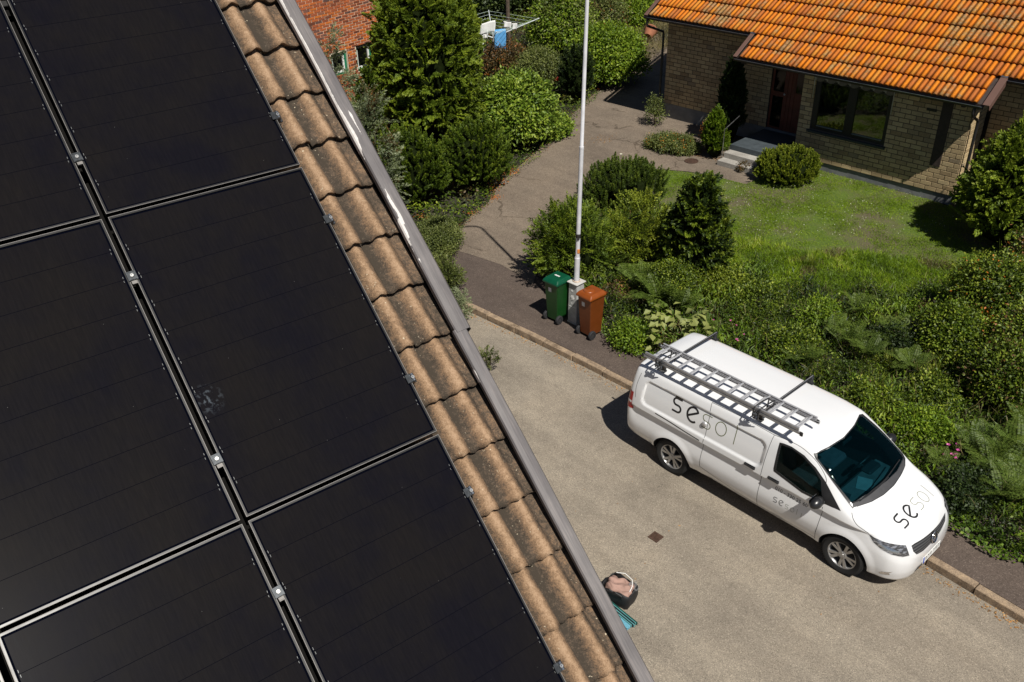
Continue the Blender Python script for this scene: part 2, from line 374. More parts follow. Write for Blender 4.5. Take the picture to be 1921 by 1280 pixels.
M['twig'] = plain('twig_bark', (.045, .032, .02), .9, var=.3)
M['bark'] = plain('tree_bark', (.09, .065, .045), .95, var=.35, scale=12, bmp=.5)
# ================================================================ the ground
def sheet(name, pts, m, dz=0, zf=None, thick=0, parent=None):
    P = [(float(p[0]), float(p[1])) for p in pts]
    if zf is None: zf = gz
    bm = bmesh.new(); vs = [bm.verts.new((x, y, zf(x, y)+dz)) for x, y in P]
    f = bm.faces.new(vs); bmesh.ops.recalc_face_normals(bm, faces=[f])
    if f.normal.z < 0: f.normal_flip()
    if thick:
        r = bmesh.ops.extrude_face_region(bm, geom=[f]); ev = [e for e in r['geom'] if isinstance(e, bmesh.types.BMVert)]
        for v in vs: v.co.z -= thick
        bmesh.ops.recalc_face_normals(bm, faces=bm.faces)
    bmesh.ops.triangulate(bm, faces=bm.faces)
    me = bpy.data.meshes.new(name); bm.to_mesh(me); bm.free(); me.materials.append(m)
    o = bpy.data.objects.new(name, me); col.objects.link(o); o.parent = parent
    return tag(o, kind='structure')
flat = lambda x, y: 0.0
sheet('ground', [(-300, -300), (300, -300), (300, 400), (-300, 400)], M['soil'], -.05, flat)
sheet('road', [(-14, -40), (40, -40), (40, -18), (20, -5), (7.05, 8.60), (6.12, 9.79), (4.25, 12.2), (2.35, 14.52), (.6, 16.3), (-1.15, 18.02), (-4, 20.3), (-9, 24), (-14, 27)], M['road'], 0, flat)
# kerb: one stone after another
kl = [Vector((20, -5.6, 0)), Vector((7.04, 8.62, 0)), Vector((6.12, 9.79, 0)), Vector((4.25, 12.17, 0)), Vector((2.35, 14.48, 0)), Vector((.65, 16.28, 0)), Vector((-1.13, 18.03, 0)), Vector((-4, 20.4, 0)), Vector((-9, 24.1, 0))]
pave = [Vector((p.x, p.y)) for p in kl]
inner = []
def offs(pl, d):
    out = []
    for i, p in enumerate(pl):
        a = pl[max(i-1, 0)]; b = pl[min(i+1, len(pl)-1)]; t = (b-a).normalized(); out.append(Vector((p.x+t.y*d, p.y-t.x*d)))
    return out
k_in = offs(kl, .13); p_out = offs(kl, 2.02)
pz = lambda x, y: gz(x, y)
pav = sheet('pavement', [(p.x, p.y) for p in k_in]+[(p.x, p.y) for p in reversed(p_out)], M['walk'], .0, pz, .1)
segs = []
for a, b in zip(kl[:-1], kl[1:]):
    L = (b-a).length; n = max(1, round(L/.95)); segs += [(a.lerp(b, i/n), a.lerp(b, (i+1)/n)) for i in range(n)]
kst = None
for a, b in segs:
    L = (b-a).length; mid = (a+b)/2; ang = math.atan2(b.y-a.y, b.x-a.x)
    if kst is None:
        mb = MB(); mb.box((0, 0, 0), (1, .135, .17), cham=.012)
        kst = mb.build('kerb_stone', M['kerb'], pav); k = kst
    else: k = copyof(kst, pav)
    j = random.uniform(-.006, .006)
    k.matrix_basis = Matrix.Translation((mid.x+math.sin(ang)*.065+j, mid.y-math.cos(ang)*.065+j, .045+random.uniform(-.006, .004))) @ Matrix.Rotation(ang+random.uniform(-.008, .008), 4, 'Z') @ Matrix.Rotation(random.uniform(-.02, .02), 4, 'X') @ Matrix.Diagonal((L-.012, 1, 1, 1))
# the plots behind the pavement
p2 = offs(kl, 1.95)
sheet('garden_soil', [(p.x, p.y) for p in p2]+[(-60, 30), (-60, 90), (70, 90), (70, -10)], M['soil'], -.004)
drv_l = [(840, 452), (862, 428), (885, 405), (915, 382), (930, 352), (968, 318), (1000, 290), (1030, 262), (1062, 228), (1092, 196), (1120, 172), (1165, 140), (1190, 118)]
dr = [(1228, 60), (1300, 120), (1330, 210), (1372, 300), (1432, 326), (1417, 342), (1395, 346), (1340, 330), (1290, 322), (1240, 318), (1180, 312), (1130, 322), (1098, 345), (1086, 400), (1050, 440), (1022, 468), (1006, 512), (1000, 535), (980, 520), (940, 497), (880, 477), (800, 455)]
sheet('driveway', [ag(*q)[:2] for q in drv_l+dr], M['drive'], .006)
lawn_px = [(1238, 320), (1290, 324), (1345, 333), (1400, 347), (1425, 335), (1450, 300), (1560, 300), (1600, 335), (1700, 362), (1790, 392), (1850, 420), (1921, 432), (1990, 445), (1990, 500), (1921, 480), (1860, 490), (1800, 520), (1700, 505), (1600, 490), (1500, 500), (1400, 470), (1340, 450), (1250, 430), (1225, 380)]
lawn_xy = [ag(*q)[:2] for q in lawn_px]
sheet('lawn', lawn_xy, M['turf'], .010)
# ---------------------------------------------------------------- small covers in the ground
def cover_plate(px, py, s, ang, z, square, label):
    p = at(px, py, z) if square else ag(px, py)
    if not square: p[2] += .008
    e = empty('manhole_cover', rz((p[0], p[1], p[2]+.002), ang), label, 'manhole cover')
    rm = plain('rusty_iron', (.095, .055, .038), .75, .5, var=.35, scale=25)
    mb = MB()
    if square:
        for sx, sy, dx, dy in ((0, s/2, s+.03, .03), (0, -s/2, s+.03, .03), (s/2, 0, .03, s-.03), (-s/2, 0, .03, s-.03)): mb.box((sx, sy, .004), (dx, dy, .012))
        mb.build('rim', rm, e)
        mb = MB(); mb.box((0, 0, 0), (s-.03, s-.03, .006))
        for i in range(5):
            for j in range(5): mb.box(((i-2)*s*.18, (j-2)*s*.18, .006), (s*.1, s*.1, .008))
        mb.build('lid', rm, e)
    else:
        mb = MB(); mb.lathe([(s*.5, 0), (s*.5, .012), (s*.46, .012), (s*.46, 0)], 32); mb.build('rim', rm, e)
        mb = MB(); mb.lathe([(0, .007), (s*.455, .007), (s*.455, 0)], 32)
        for i in range(-4, 5):
            for j in range(-4, 5):
                if i*i+j*j < 18: mb.box((i*s*.09, j*s*.09, .01), (s*.05, s*.05, .006))
        mb.build('lid', rm, e)
cover_plate(1230, 1008, .15, R(42), 0, True, 'small square rusty iron cover set in the grey street beside the van')
cover_plate(1297, 303, .42, 0, 0, False, 'round rusty manhole cover in the driveway near the entrance steps')

# ================================================================ the yellow brick house
HA = R(-45.5)
house = empty('yellow_brick_house', rz((11.664, 22.165, 0.30), HA), 'yellow brick bungalow with orange tiled roof, red door and two-pane window', 'house')
XL, XB, XR, NW, DEP = -10.10, -4.65, 6.5, 1.02, 9.0
ZF, ZE = .26, 3.62; ZL = .50
th = .012
def brickwall(parent, P, wd, nd, u0, u1, z0, z1, holes, bl, bh, joint, mat, mort, budget, label=None, depth=.10, wname='wall', gable=None):
    """plane through P, along wd, facing nd; bricks stand 10 mm proud of the mortar wall"""
    mb = MB(); wd = Vector(wd); nd = Vector(nd); P = Vector(P); up = Vector((0, 0, 1))
    # mortar wall as strips round the openings
    us = sorted({u0, u1} | {min(max(h[k], u0), u1) for h in holes for k in (0, 1)}); zs = sorted({z0, z1} | {min(max(h[k], z0), z1) for h in holes for k in (2, 3)})
    rot = Matrix((wd, nd, up)).transposed()
    for ua, ub in zip(us[:-1], us[1:]):
        for za, zb in zip(zs[:-1], zs[1:]):
            um, zm = (ua+ub)/2, (za+zb)/2
            if any(h[0] < um < h[1] and h[2] < zm < h[3] for h in holes): continue
            mb.box(P+wd*um-nd*(depth/2)+up*zm, (ub-ua, depth, zb-za), rot)
    w = mb.build(wname, mort, parent)
    rows = int((z1-z0)/bh); lst = []; cut = MB()
    for r in range(rows):
        z = z0+bh*(r+.5); u = u0-(bl*.5 if r % 2 else 0) + random.uniform(-.004, .004)
        while u < u1:
            a, b = max(u, u0), min(u+bl, u1)
            for h in holes:
                if h[2] < z < h[3] and a < h[1] and b > h[0]:
                    if a >= h[0] and b <= h[1]: a = b = 0; break
                    if a < h[0]: b = h[0]
                    else: a = h[1]
            if b-a > .05: lst.append(((a+b)/2, z, b-a-joint, r))
            u += bl
    return w, lst, rot, P, wd, nd, up, bl, bh, joint, mat
def laybricks(parent, walls, budget, keyf):
    allb = []
    for wi, wv in enumerate(walls):
        for q in wv[1]: allb.append((keyf(wv[3]+wv[4]*q[0]+wv[6]*q[1]), wi, q))
    allb.sort(key=lambda t: t[0]); src = None; rest = MB()
    for i, (_, wi, (u, z, L, r)) in enumerate(allb):
        w, lst, rot, P, wd, nd, up, bl, bh, joint, mat = walls[wi]
        pr = random.uniform(.009, .014)
        c = P+wd*u+up*z
        if i < budget:
            if src is None:
                mb = MB(); mb.box((0, 0, 0), (bl-joint, .03, bh-joint), cham=.004); src = mb.build('brick', mat, parent); o = src
            else: o = copyof(src, parent)
            o.matrix_basis = Matrix.Translation(c+nd*(pr-.015)) @ rot.to_4x4() @ Matrix.Rotation(random.uniform(-.006, .006), 4, 'Y') @ Matrix.Diagonal((L/(bl-joint), 1, 1, 1))
        else: rest.box(c+nd*(pr-.015), (L, .03, bh-joint), rot)
    if rest.n: tag(rest.build('brickwork', walls[0][10], parent), kind='stuff')
UX, UY = (1, 0, 0), (0, -1, 0)
win = (-4.26, -2.06, 1.17, 2.60); door = (-6.22, -5.02, .45, 2.75)
Wm = []
Wm.append(brickwall(house, (0, 0, 0), UX, UY, XB, 0, ZF, 2.92, [win], .30, .125, .017, M['ybrick'], M['ymortar'], 0))
Wm.append(brickwall(house, (0, NW, 0), UX, UY, XL, XB, ZL, 3.4, [door], .30, .125, .017, M['ybrick'], M['ymortar'], 0))
Wm.append(brickwall(house, (.0, 0, 0), (0, 1, 0), (1, 0, 0), 0.0, NW-.0, ZF, 3.0, [], .30, .125, .017, M['ybrick'], M['ymortar'], 0))
Wm.append(brickwall(house, (0, NW, 0), UX, UY, 0.11, XR, ZF, 3.4, [], .30, .125, .017, M['ybrick'], M['ymortar'], 0))
cw = house.matrix_basis.inverted() @ Vector((0, 0, CH))
laybricks(house, Wm, 300, lambda p: ((p-Vector((-2.3, 0, 1.5))).length if p.y < .5 else (p-Vector((-2.3, 0, 1.5))).length+.5))
mb = MB()
mb.box(((XL+XR)/2, NW+DEP/2+.11, ZE/2), (XR-XL-.02, DEP-.02, ZE-.1)); mb.build('inner_walls', M['ymortar'], house)
mb = MB()                                            # foundation, set back a little from the brick face
mb.box(((XB+0)/2, .52, ZF/2-.15), (-XB-.02, 1.0, ZF+.3-.004)); mb.box(((XL+XB)/2-.02, NW+.2, ZL/2-.25), (XB-XL-.08, .37, ZL+.5-.004)); mb.box((XR/2+.06, NW+.2, ZF/2-.15), (XR-.12, .37, ZF+.3-.004))
mb.build('foundation', M['plinth'], house)
# downpipe board on the bay, ventilation slot
mb = MB(); mb.box((-.62, -.018, 1.9), (.27, .014, 1.9)); mb.build('vertical_board', M['darkwood'], house)
mb = MB(); mb.box((-1.0, -.02, 2.37), (.26, .016, .07)); mb.build('air_vent', M['frame_black'], house)
# window
mb = MB(); fr = .09
wf = MB(); a, b_, z0, z1 = win
for (cx, cz, dx, dz) in (((a+b_)/2, z1-fr/2, b_-a, fr), ((a+b_)/2, z0+fr/2, b_-a, fr), (a+fr/2+.03, (z0+z1)/2, fr+.06, z1-z0-2*fr), (b_-fr/2, (z0+z1)/2, fr, z1-z0-2*fr), ((a+b_)/2, (z0+z1)/2, .24, z1-z0-2*fr)): wf.box((cx, .045, cz), (dx, .07, dz))
wfo = wf.build('window_frame', M['frame_black'], house)
for c0, c1 in ((a+.15, (a+b_)/2-.12), ((a+b_)/2+.12, b_-.09)):
    mb = MB(); mb.box(((c0+c1)/2, .05, (z0+z1)/2), (c1-c0, .012, z1-z0-2*fr)); mb.build('pane', M['houseglass'], wfo)
    mb = MB(); mb.box(((c0+c1)/2, .022, z0+fr+.012), (c1-c0-.04, .03, .022)); mb.build('metal_strip', plain('bluish_metal', (.16, .2, .22), .4, .5), wfo)
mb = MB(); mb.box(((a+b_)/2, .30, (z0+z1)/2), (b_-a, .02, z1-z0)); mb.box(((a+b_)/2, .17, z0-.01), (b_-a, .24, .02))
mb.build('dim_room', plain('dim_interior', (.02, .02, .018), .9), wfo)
mb = MB(); mb.box(((a+b_)/2, -.03, z0-.045), (b_-a+.12, .14, .03)); mb.box(((a+b_)/2, -.012, z0-.09), (b_-a+.1, .02, .06)); mb.build('window_sill', plain('slate_sill', (.035, .045, .045), .6), house)
# scalloped awning tucked under the eaves above the window
mb = MB(); nS = 7
for i in range(nS*8):
    u0_ = a-.06+(b_-a+.14)*i/(nS*8); u1_ = a-.06+(b_-a+.14)*(i+1)/(nS*8); ph = (i % 8+.5)/8
    d = .10+.09*math.sin(math.pi*ph); ti = .9 if ph < .3 else .2
    mb.box(((u0_+u1_)/2, -.06+.0001*(i % 2), z1+.10-d/2+.02), (u1_-u0_, .012, d), None, 0 if ph > .28 else 1, ti)
aw = mb.build('awning', [plain('faded_awning', (.17, .15, .13), .9), plain('pale_awning', (.34, .32, .29), .9)], house)
mb = MB()
for u in (a-.03, b_+.04): mb.tube([(u, -.06, z1+.1), (u, -.05, z1-.55)], .012, 6)
mb.build('awning_arm', M['galv'], house)
# door
dr_ = MB(); a, b_, z0, z1 = door
dr_.box(((a+b_)/2, NW+.08, (z0+z1)/2), (b_-a, .05, z1-z0)); do = dr_.build('door', M['doorwood'], house)
for (x0, x1, y0, y1) in ((a+.08, a+.42, z0+1.2, z1-.1), (b_-.38, b_-.08, z0+1.25, z1-.1), (a+.08, a+.42, z0+.12, z0+1.05)):
    mb = MB(); mb.box(((x0+x1)/2, NW+.052, (y0+y1)/2), (x1-x0, .012, y1-y0)); mb.build('pane', M['doorglass'], do)
for x in (a+.5, a+.62, a+.74): mb = MB(); mb.box((x, NW+.05, (z0+z1)/2), (.09, .014, z1-z0-.1)); mb.build('plank', M['doorwood'], do)
mb = MB(); mb.lathe([(0, .05), (.03, .04), (.02, 0)], 10, Matrix.Translation((a+.47, NW+.05, z0+1.15)) @ Matrix.Rotation(R(90), 4, 'X')); mb.build('door_knob', M['galv'], do)
# entrance steps
mb = MB()
mb.box((-5.63, .08, .05), (1.28, 1.84, .78)); mb.build('porch_slab', plain('shaded_slate_slab', (.05, .062, .07), .6, var=.2), house)  # slate colour darkened to carry the porch shade as well
for i, (n0, n1, z) in enumerate(((-1.16, -.842, .29), (-1.48, -1.162, .135))):
    mb = MB(); mb.box((-5.63, (n0+n1)/2, z-.3), (1.28, n1-n0, .6), cham=.01); mb.build('step', M['concrete'], house)
# handrail of the steps
mb = MB(); mb.tube([(-6.3, -1.2, -.1), (-6.3, -1.2, .75), (-6.3, -1.2, .98), (-6.3, -.45, 1.2)], .014, 8); mb.build('handrail', M['galv'], house)
# roof
PT = R(30); cp, sp = math.cos(PT), math.sin(PT)
RZ0, RN0 = 2.88, -.5                                 # bay eave
RM = Matrix(((1, 0, 0, 0), (0, cp, -sp, RN0), (0, sp, cp, RZ0), (0, 0, 0, 1)))   # roof plane: x along, y up-slope, z out
TW, TL = .28, .485
roof = MB()
roof.box(((-10.5+6.9)/2, (1.0+7.2)/2, -.05), (17.3, 6.2, .06)); roof.box((-3.1, .50, -.052), (6.9, .98, .06))
ro = roof.build('roof', M['darkwood'], house, mat=RM)
def tilemesh(name, w, l, amp, mat, nx=17, waves=2, thick=.02):
    """one pantile: two waves across, lower edge turned down; x across, y up-slope"""
    V = []; F = []; T = []
    for k, (y, lift) in enumerate(((0, .050), (l*.5, .026), (l+.03, .0))):
        for i in range(nx):
            x = w*i/(nx-1); s = .5-.5*math.cos(2*math.pi*waves*x/w); V.append((x, y, lift+amp*(s**.6)))
    for i in range(nx):
        x, y, z = V[i]; V.append((x, .004, z-.04))
    for k in range(2):
        for i in range(nx-1): F.append((k*nx+i, k*nx+i+1, (k+1)*nx+i+1, (k+1)*nx+i))
    for i in range(nx-1): F.append((3*nx+i, 3*nx+i+1, i+1, i))
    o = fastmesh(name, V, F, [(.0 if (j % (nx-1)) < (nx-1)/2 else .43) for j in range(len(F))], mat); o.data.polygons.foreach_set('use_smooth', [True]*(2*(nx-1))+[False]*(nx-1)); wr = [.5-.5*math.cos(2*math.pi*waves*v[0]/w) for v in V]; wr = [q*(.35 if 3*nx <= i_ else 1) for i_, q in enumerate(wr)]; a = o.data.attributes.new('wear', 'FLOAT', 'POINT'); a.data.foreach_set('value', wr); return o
tiles = []
u_main = [-10.42+TW*i for i in range(62)]
for r in range(14):
    T0 = TL*r+.0
    for u in u_main:
        if r < 2 and not (-6.53 <= u <= .15): continue
        tiles.append((u, T0, r))
cl = RM.inverted() @ cw
def tkey(t):
    wp = house.matrix_basis @ (RM @ Vector((t[0]+TW/2, t[1]+TL/2, 0)))
    q = CM @ (np.array(wp)-np.array([0, 0, CH])); px = 960.5+CF*q[0]/q[2]; py = 640+CF*q[1]/q[2]
    return (0 if (-20 < px < 1960 and py > -25) else 1, q[2])
tiles.sort(key=tkey); t0 = None; restV = []; restF = []; restT = []
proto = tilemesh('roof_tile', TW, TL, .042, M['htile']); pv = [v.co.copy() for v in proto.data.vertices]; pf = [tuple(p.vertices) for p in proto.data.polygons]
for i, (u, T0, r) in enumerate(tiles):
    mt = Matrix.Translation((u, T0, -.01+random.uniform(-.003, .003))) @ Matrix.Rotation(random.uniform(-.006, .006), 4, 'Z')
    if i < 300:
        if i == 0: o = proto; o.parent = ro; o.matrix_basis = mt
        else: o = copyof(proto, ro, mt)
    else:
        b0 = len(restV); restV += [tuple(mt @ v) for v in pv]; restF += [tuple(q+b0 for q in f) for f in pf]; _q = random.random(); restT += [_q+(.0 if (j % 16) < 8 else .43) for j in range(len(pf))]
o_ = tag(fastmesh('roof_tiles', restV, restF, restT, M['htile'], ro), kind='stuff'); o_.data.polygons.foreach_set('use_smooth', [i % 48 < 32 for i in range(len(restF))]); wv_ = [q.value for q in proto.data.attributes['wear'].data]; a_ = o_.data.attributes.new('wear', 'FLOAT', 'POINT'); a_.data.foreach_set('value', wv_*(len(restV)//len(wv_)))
def gutter(name, x0, x1, y, z, parent):
    mb = MB(); n = 8
    P = [(-math.cos(math.pi*k/n)*.055, -math.sin(math.pi*k/n)*.055) for k in range(n+1)]
    V = [];
    for x in (x0, x1):
        for (a, b) in P: V.append((x, y+a, z+b))
        for (a, b) in reversed(P): V.append((x, y+a*.88, z+b*.88))
    m_ = len(P)*2; mb.add(V, [(i, (i+1) % m_, (i+1) % m_+m_, i+m_) for i in range(m_)])
    mb.add([V[0], V[m_-1], (V[0][0], V[0][1], V[0][2])], [(0, 1, 2)])
    g = mb.build(name, M['darkmetal'], parent)
    mb = MB(); mb.tube([(x0, y-.055, z+.006), (x1, y-.055, z+.006)], .006, 6); mb.build('gutter_lip', M['galv'], g)
    return g
gutter('gutter', -6.6, .36, RN0-.035, RZ0-.03, house)
ym, zm = RN0+(2*TL)*cp, RZ0+(2*TL)*sp
gutter('gutter', -10.55, -6.62, ym-.035, zm-.03, house); gutter('gutter', .47, 6.8, ym-.035, zm-.03, house)
def plank(name, p0, p1, w, h, mat, parent=None, up=(0, 0, 1), roll=0):
    p0, p1 = Vector(p0), Vector(p1); d = (p1-p0); L = d.length; d.normalize(); u = Vector(up); s = d.cross(u).normalized(); u = s.cross(d)
    mb = MB(); mb.box((p0+p1)/2, (L, w, h), Matrix((d, s, u)).transposed(), cham=.004); return mb.build(name, mat, parent)
rp_ = lambda u, T, h=0: tuple(RM @ Vector((u, T, h)))
# verge boards: flat metal on top, board below
for (u, T0, T1, s) in ((-6.61, -.03, 2*TL-.02, -1), (.43, -.03, 2*TL-.03, 1), (-10.50, 2*TL-.03, 7.2, -1)):
    plank('verge_capping', rp_(u, T0, .045), rp_(u, T1, .045), .17 if s > 0 else .13, .014, M['fascia'], house, rp_(0, 0, 1) and (0, -sp, cp))
    plank('verge_board', rp_(u+s*.07, T0, -.045), rp_(u+s*.07, T1, -.045), .02, .16, M['fascia'], house, (0, -sp, cp))
mb = MB()
for (u) in (-6.63, .40): mb.box(rp_(u+.03, 2*TL-.015, .06), (.16, .05, .012), Matrix.Rotation(PT, 3, 'X'))
mb.build('flashing', M['galv'], house)
# soffits and fascias
mb = MB(); mb.box((-3.1, -.2, RZ0-.02), (6.85, .5, .02)); mb.box((-5.6, .4, RZ0-.045), (1.9, .8, .02)); mb.box((-8.5, .6, zm-.05), (3.9, .5, .02)); mb.box((3.5, .6, zm-.05), (6.2, .5, .02)); mb.build('soffit', M['darkwood'], house)
plank('fascia_board', (-6.58, RN0+.02, RZ0-.05), (.36, RN0+.02, RZ0-.05), .02, .13, M['darkwood'], house)
plank('fascia_board', (-10.5, ym+.02, zm-.05), (-6.64, ym+.02, zm-.05), .02, .13, M['darkwood'], house); plank('fascia_board', (.5, ym+.02, zm-.05), (6.8, ym+.02, zm-.05), .02, .13, M['darkwood'], house)
# downpipes
def downpipe(u, y0, ztop, ywall, uw, parent):
    mb = MB(); mb.tube([(u, y0, ztop), (u, y0, ztop-.18), (u, y0+.03, ztop-.25), (uw, ywall-.1, ztop-.5), (uw, ywall-.08, ztop-.62), (uw, ywall-.08, -.1)], .038, 10)
    mb.build('downpipe', M['darkmetal'], parent)
downpipe(-10.42, ym-.035, zm-.06, NW, -10.22, house)
downpipe(.18, RN0-.035, RZ0-.06, .12, .16, house)
# beam ends under the eaves
mb = MB()
for u in (-6.35, -.12): mb.box((u, -.15, RZ0-.10), (.09, .6, .12))
mb.build('eaves_bracket', M['darkwood'], house)
# gable wall on the left, rear slope
mb = MB(); ridge_y = RN0+7.2*cp; ridge_z = RZ0+7.2*sp
mb.add([(-10.13, NW+.1, ZE-.15), (-10.13, 2*ridge_y-NW, ZE-.15), (-10.13, ridge_y, ridge_z-.15)], [(0, 1, 2)]); mb.build('gable', M['darkwood'], house)
mb = MB(); mb.add([(-10.5, ridge_y, ridge_z), (6.9, ridge_y, ridge_z), (6.9, ridge_y+5.6, ridge_z-3.2), (-10.5, ridge_y+5.6, ridge_z-3.2)], [(0, 1, 2, 3)]); mb.build('rear_roof', M['htile'], house)
# ================================================================ the roof in front, with its solar panels
RA = Vector((-2.071, 4.333, 8.395)); ra, rd = 0.625, 0.712
ru = Vector((math.cos(ra), math.sin(ra), 0)); rs = Vector((-math.sin(ra)*math.cos(rd), math.cos(ra)*math.cos(rd), math.sin(rd))); rn = ru.cross(rs)
RF = Matrix(((ru.x, rs.x, rn.x, RA.x), (ru.y, rs.y, rn.y, RA.y), (ru.z, rs.z, rn.z, RA.z), (0, 0, 0, 1)))   # x along the eaves, y up-slope, z out
nb = RF @ Vector((-4, -4.3, -.2)); NH = rz((nb.x, nb.y, 0), ra)
near = empty('tiled_roof_house', NH, 'near house whose brown concrete tile roof carries black solar panels', 'house')
NI = NH.inverted() @ RF                                # roof frame inside the house empty
mb = MB(); mb.box((-5.24, -.4, -.20), (13.62, 7.9, .08)); roofn = mb.build('roof', plain('shade_black_deck', (.007, .0065, .006), .95, spec=.1), near, mat=NI)  # deck painted black to stand for the shade down the panel gaps
# tiles
def neartile_mesh(name, x0, x1, crests, seed):
    r = random.Random(seed); nx, ny = 46, 12; V = []; Wr = []
    L = .343; prof = []
    for i in range(nx):
        x = x0+(x1-x0)*i/(nx-1); h = 0
        for c in crests: h = max(h, .050*math.cos(max(-1, min(1, (x-c)/.068))*math.pi/2)**1.3 if abs(x-c) < .068 else 0)
        prof.append((x, h))
    ph = r.random()*9
    for j in range(ny):
        t = j/(ny-1); y = t*(L+.04)
        for i, (x, h) in enumerate(prof):
            z = -.142+.044*(1-t)+h*(1-.06*t)+.0015*math.sin(x*60+ph+y*31)
            if j == 0: z -= .004
            yy = y+(.004*math.sin(x*95+ph)+.003*r.random() if j == 0 else 0)
            V.append((x, yy, z))
            w = max([math.exp(-((x-c+.006)/.050)**2) for c in crests]+[0])
            if x > 1.44: w = max(w, .34)
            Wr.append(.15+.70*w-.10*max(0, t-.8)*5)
    for i, (x, h) in enumerate(prof): q = V[i]; V.append((q[0], q[1]+.014, q[2]-.040)); Wr.append(.18)
    F = []
    for j in range(ny-1):
        for i in range(nx-1): a = j*nx+i; F.append((a, a+1, a+nx+1, a+nx))
    b0 = ny*nx
    for i in range(nx-1): F.append((b0+i, b0+i+1, i+1, i))
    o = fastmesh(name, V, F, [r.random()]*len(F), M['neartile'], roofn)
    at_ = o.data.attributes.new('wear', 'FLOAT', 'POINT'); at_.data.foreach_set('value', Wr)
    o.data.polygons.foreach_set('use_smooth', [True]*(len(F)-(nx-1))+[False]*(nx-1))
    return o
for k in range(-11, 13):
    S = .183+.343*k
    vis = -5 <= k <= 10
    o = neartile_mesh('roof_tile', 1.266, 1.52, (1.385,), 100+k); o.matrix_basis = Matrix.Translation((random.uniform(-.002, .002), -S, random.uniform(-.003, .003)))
    o = neartile_mesh('roof_tile', .958, 1.257, (1.214, 1.062), 200+k); o.matrix_basis = Matrix.Translation((random.uniform(-.002, .002), -S+random.uniform(-.008, .008), random.uniform(-.003, .003)))
# the rest of the roof beyond the panels (only seen from elsewhere): one joined part
V = []; F = []; Wr = []; nx = 13
for k in range(-11, 13):
    S0_ = .183+.343*k
    for cidx in range(1, 43):
        ux = .958-.304*cidx
        if S0_ > -1.75 and ux > -3.62: continue
        b0 = len(V)
        for (yy, lift) in ((0, .036), (.383, 0)):
            for i in range(nx):
                x = .299*i/(nx-1); h = .050*max(0, math.cos(min(1, abs(x-.104)/.068)*math.pi/2), math.cos(min(1, abs(x-.256)/.068)*math.pi/2))
                V.append((ux+x, -S0_+yy, -.138+lift+h)); Wr.append(.15+12*h)
        for i in range(nx): q = V[b0+i]; V.append((q[0], q[1]+.01, q[2]-.032)); Wr.append(.18)
        F += [(b0+i, b0+i+1, b0+nx+i+1, b0+nx+i) for i in range(nx-1)]+[(b0+2*nx+i, b0+2*nx+i+1, b0+i+1, b0+i) for i in range(nx-1)]
o = tag(fastmesh('roof_tiles', V, F, [.5]*len(F), M['neartile'], roofn), kind='stuff'); o.data.attributes.new('wear', 'FLOAT', 'POINT').data.foreach_set('value', Wr)
# sheet metal along the verge, grey paint flaking off its inner edge
def flashmat():
    m, nt, b = newmat('flaking_grey_flashing', .55, (.2, .18, .17), 0, .4); o = coord(nt)
    e = attr(nt, 'edge')
    sx = node(nt, 'Mapping'); tc = node(nt, 'TexCoord'); nt.links.new(tc.outputs['Object'], sx.inputs[0]); sx.inputs['Scale'].default_value = (7, .75, 1)
    big = noise(nt, sx.outputs[0], 1.7, 3, .6); fine = noise(nt, o, 30, 6, .75)
    k = math_(nt, 'SUBTRACT', math_(nt, 'ADD', math_(nt, 'MULTIPLY', big, 5.6), math_(nt, 'MULTIPLY', fine, .5)), math_(nt, 'MULTIPLY', e, 1.9))
    gx = node(nt, 'SeparateXYZ'); nt.links.new(tc.outputs['Object'], gx.inputs[0]); mr = node(nt, 'MapRange'); nt.links.new(gx.outputs['Y'], mr.inputs[0]); mr.inputs[1].default_value = -1.6; mr.inputs[2].default_value = .5; mr.inputs[3].default_value = 3.55; mr.inputs[4].default_value = 2.85
    k = math_(nt, 'SUBTRACT', k, mr.outputs[0])
    mask = ramp(nt, k, [(0, (0, 0, 0)), (.02, (1, 1, 1))])
    s2 = node(nt, 'Mapping'); nt.links.new(tc.outputs['Object'], s2.inputs[0]); s2.inputs['Scale'].default_value = (60, 3, 10)
    streak = noise(nt, s2.outputs[0], 1.6, 6, .7)
    grey = ramp(nt, streak, [(.3, (.095, .087, .086)), (.55, (.135, .123, .122)), (.70, (.19, .165, .155)), (.8, (.32, .28, .26))])
    grey = mixc(nt, .7, grey, ramp(nt, noise(nt, o, 3, 4), [(.35, (.75, .75, .77)), (.65, (1.2, 1.2, 1.18))]), 'MULTIPLY')
    rim = ramp(nt, k, [(-.0, (0, 0, 0)), (.03, (0, 0, 0))])
    wh = ramp(nt, fine, [(.3, (.48, .44, .41)), (.7, (.62, .60, .57))])
    c = mixc(nt, mask, grey, wh); nt.links.new(c, b.inputs['Base Color'])
    bump(nt, b, math_(nt, 'ADD', math_(nt, 'MULTIPLY', mask, -.6), math_(nt, 'MULTIPLY', streak, .3)), .5, .003)
    return m
FM = flashmat()
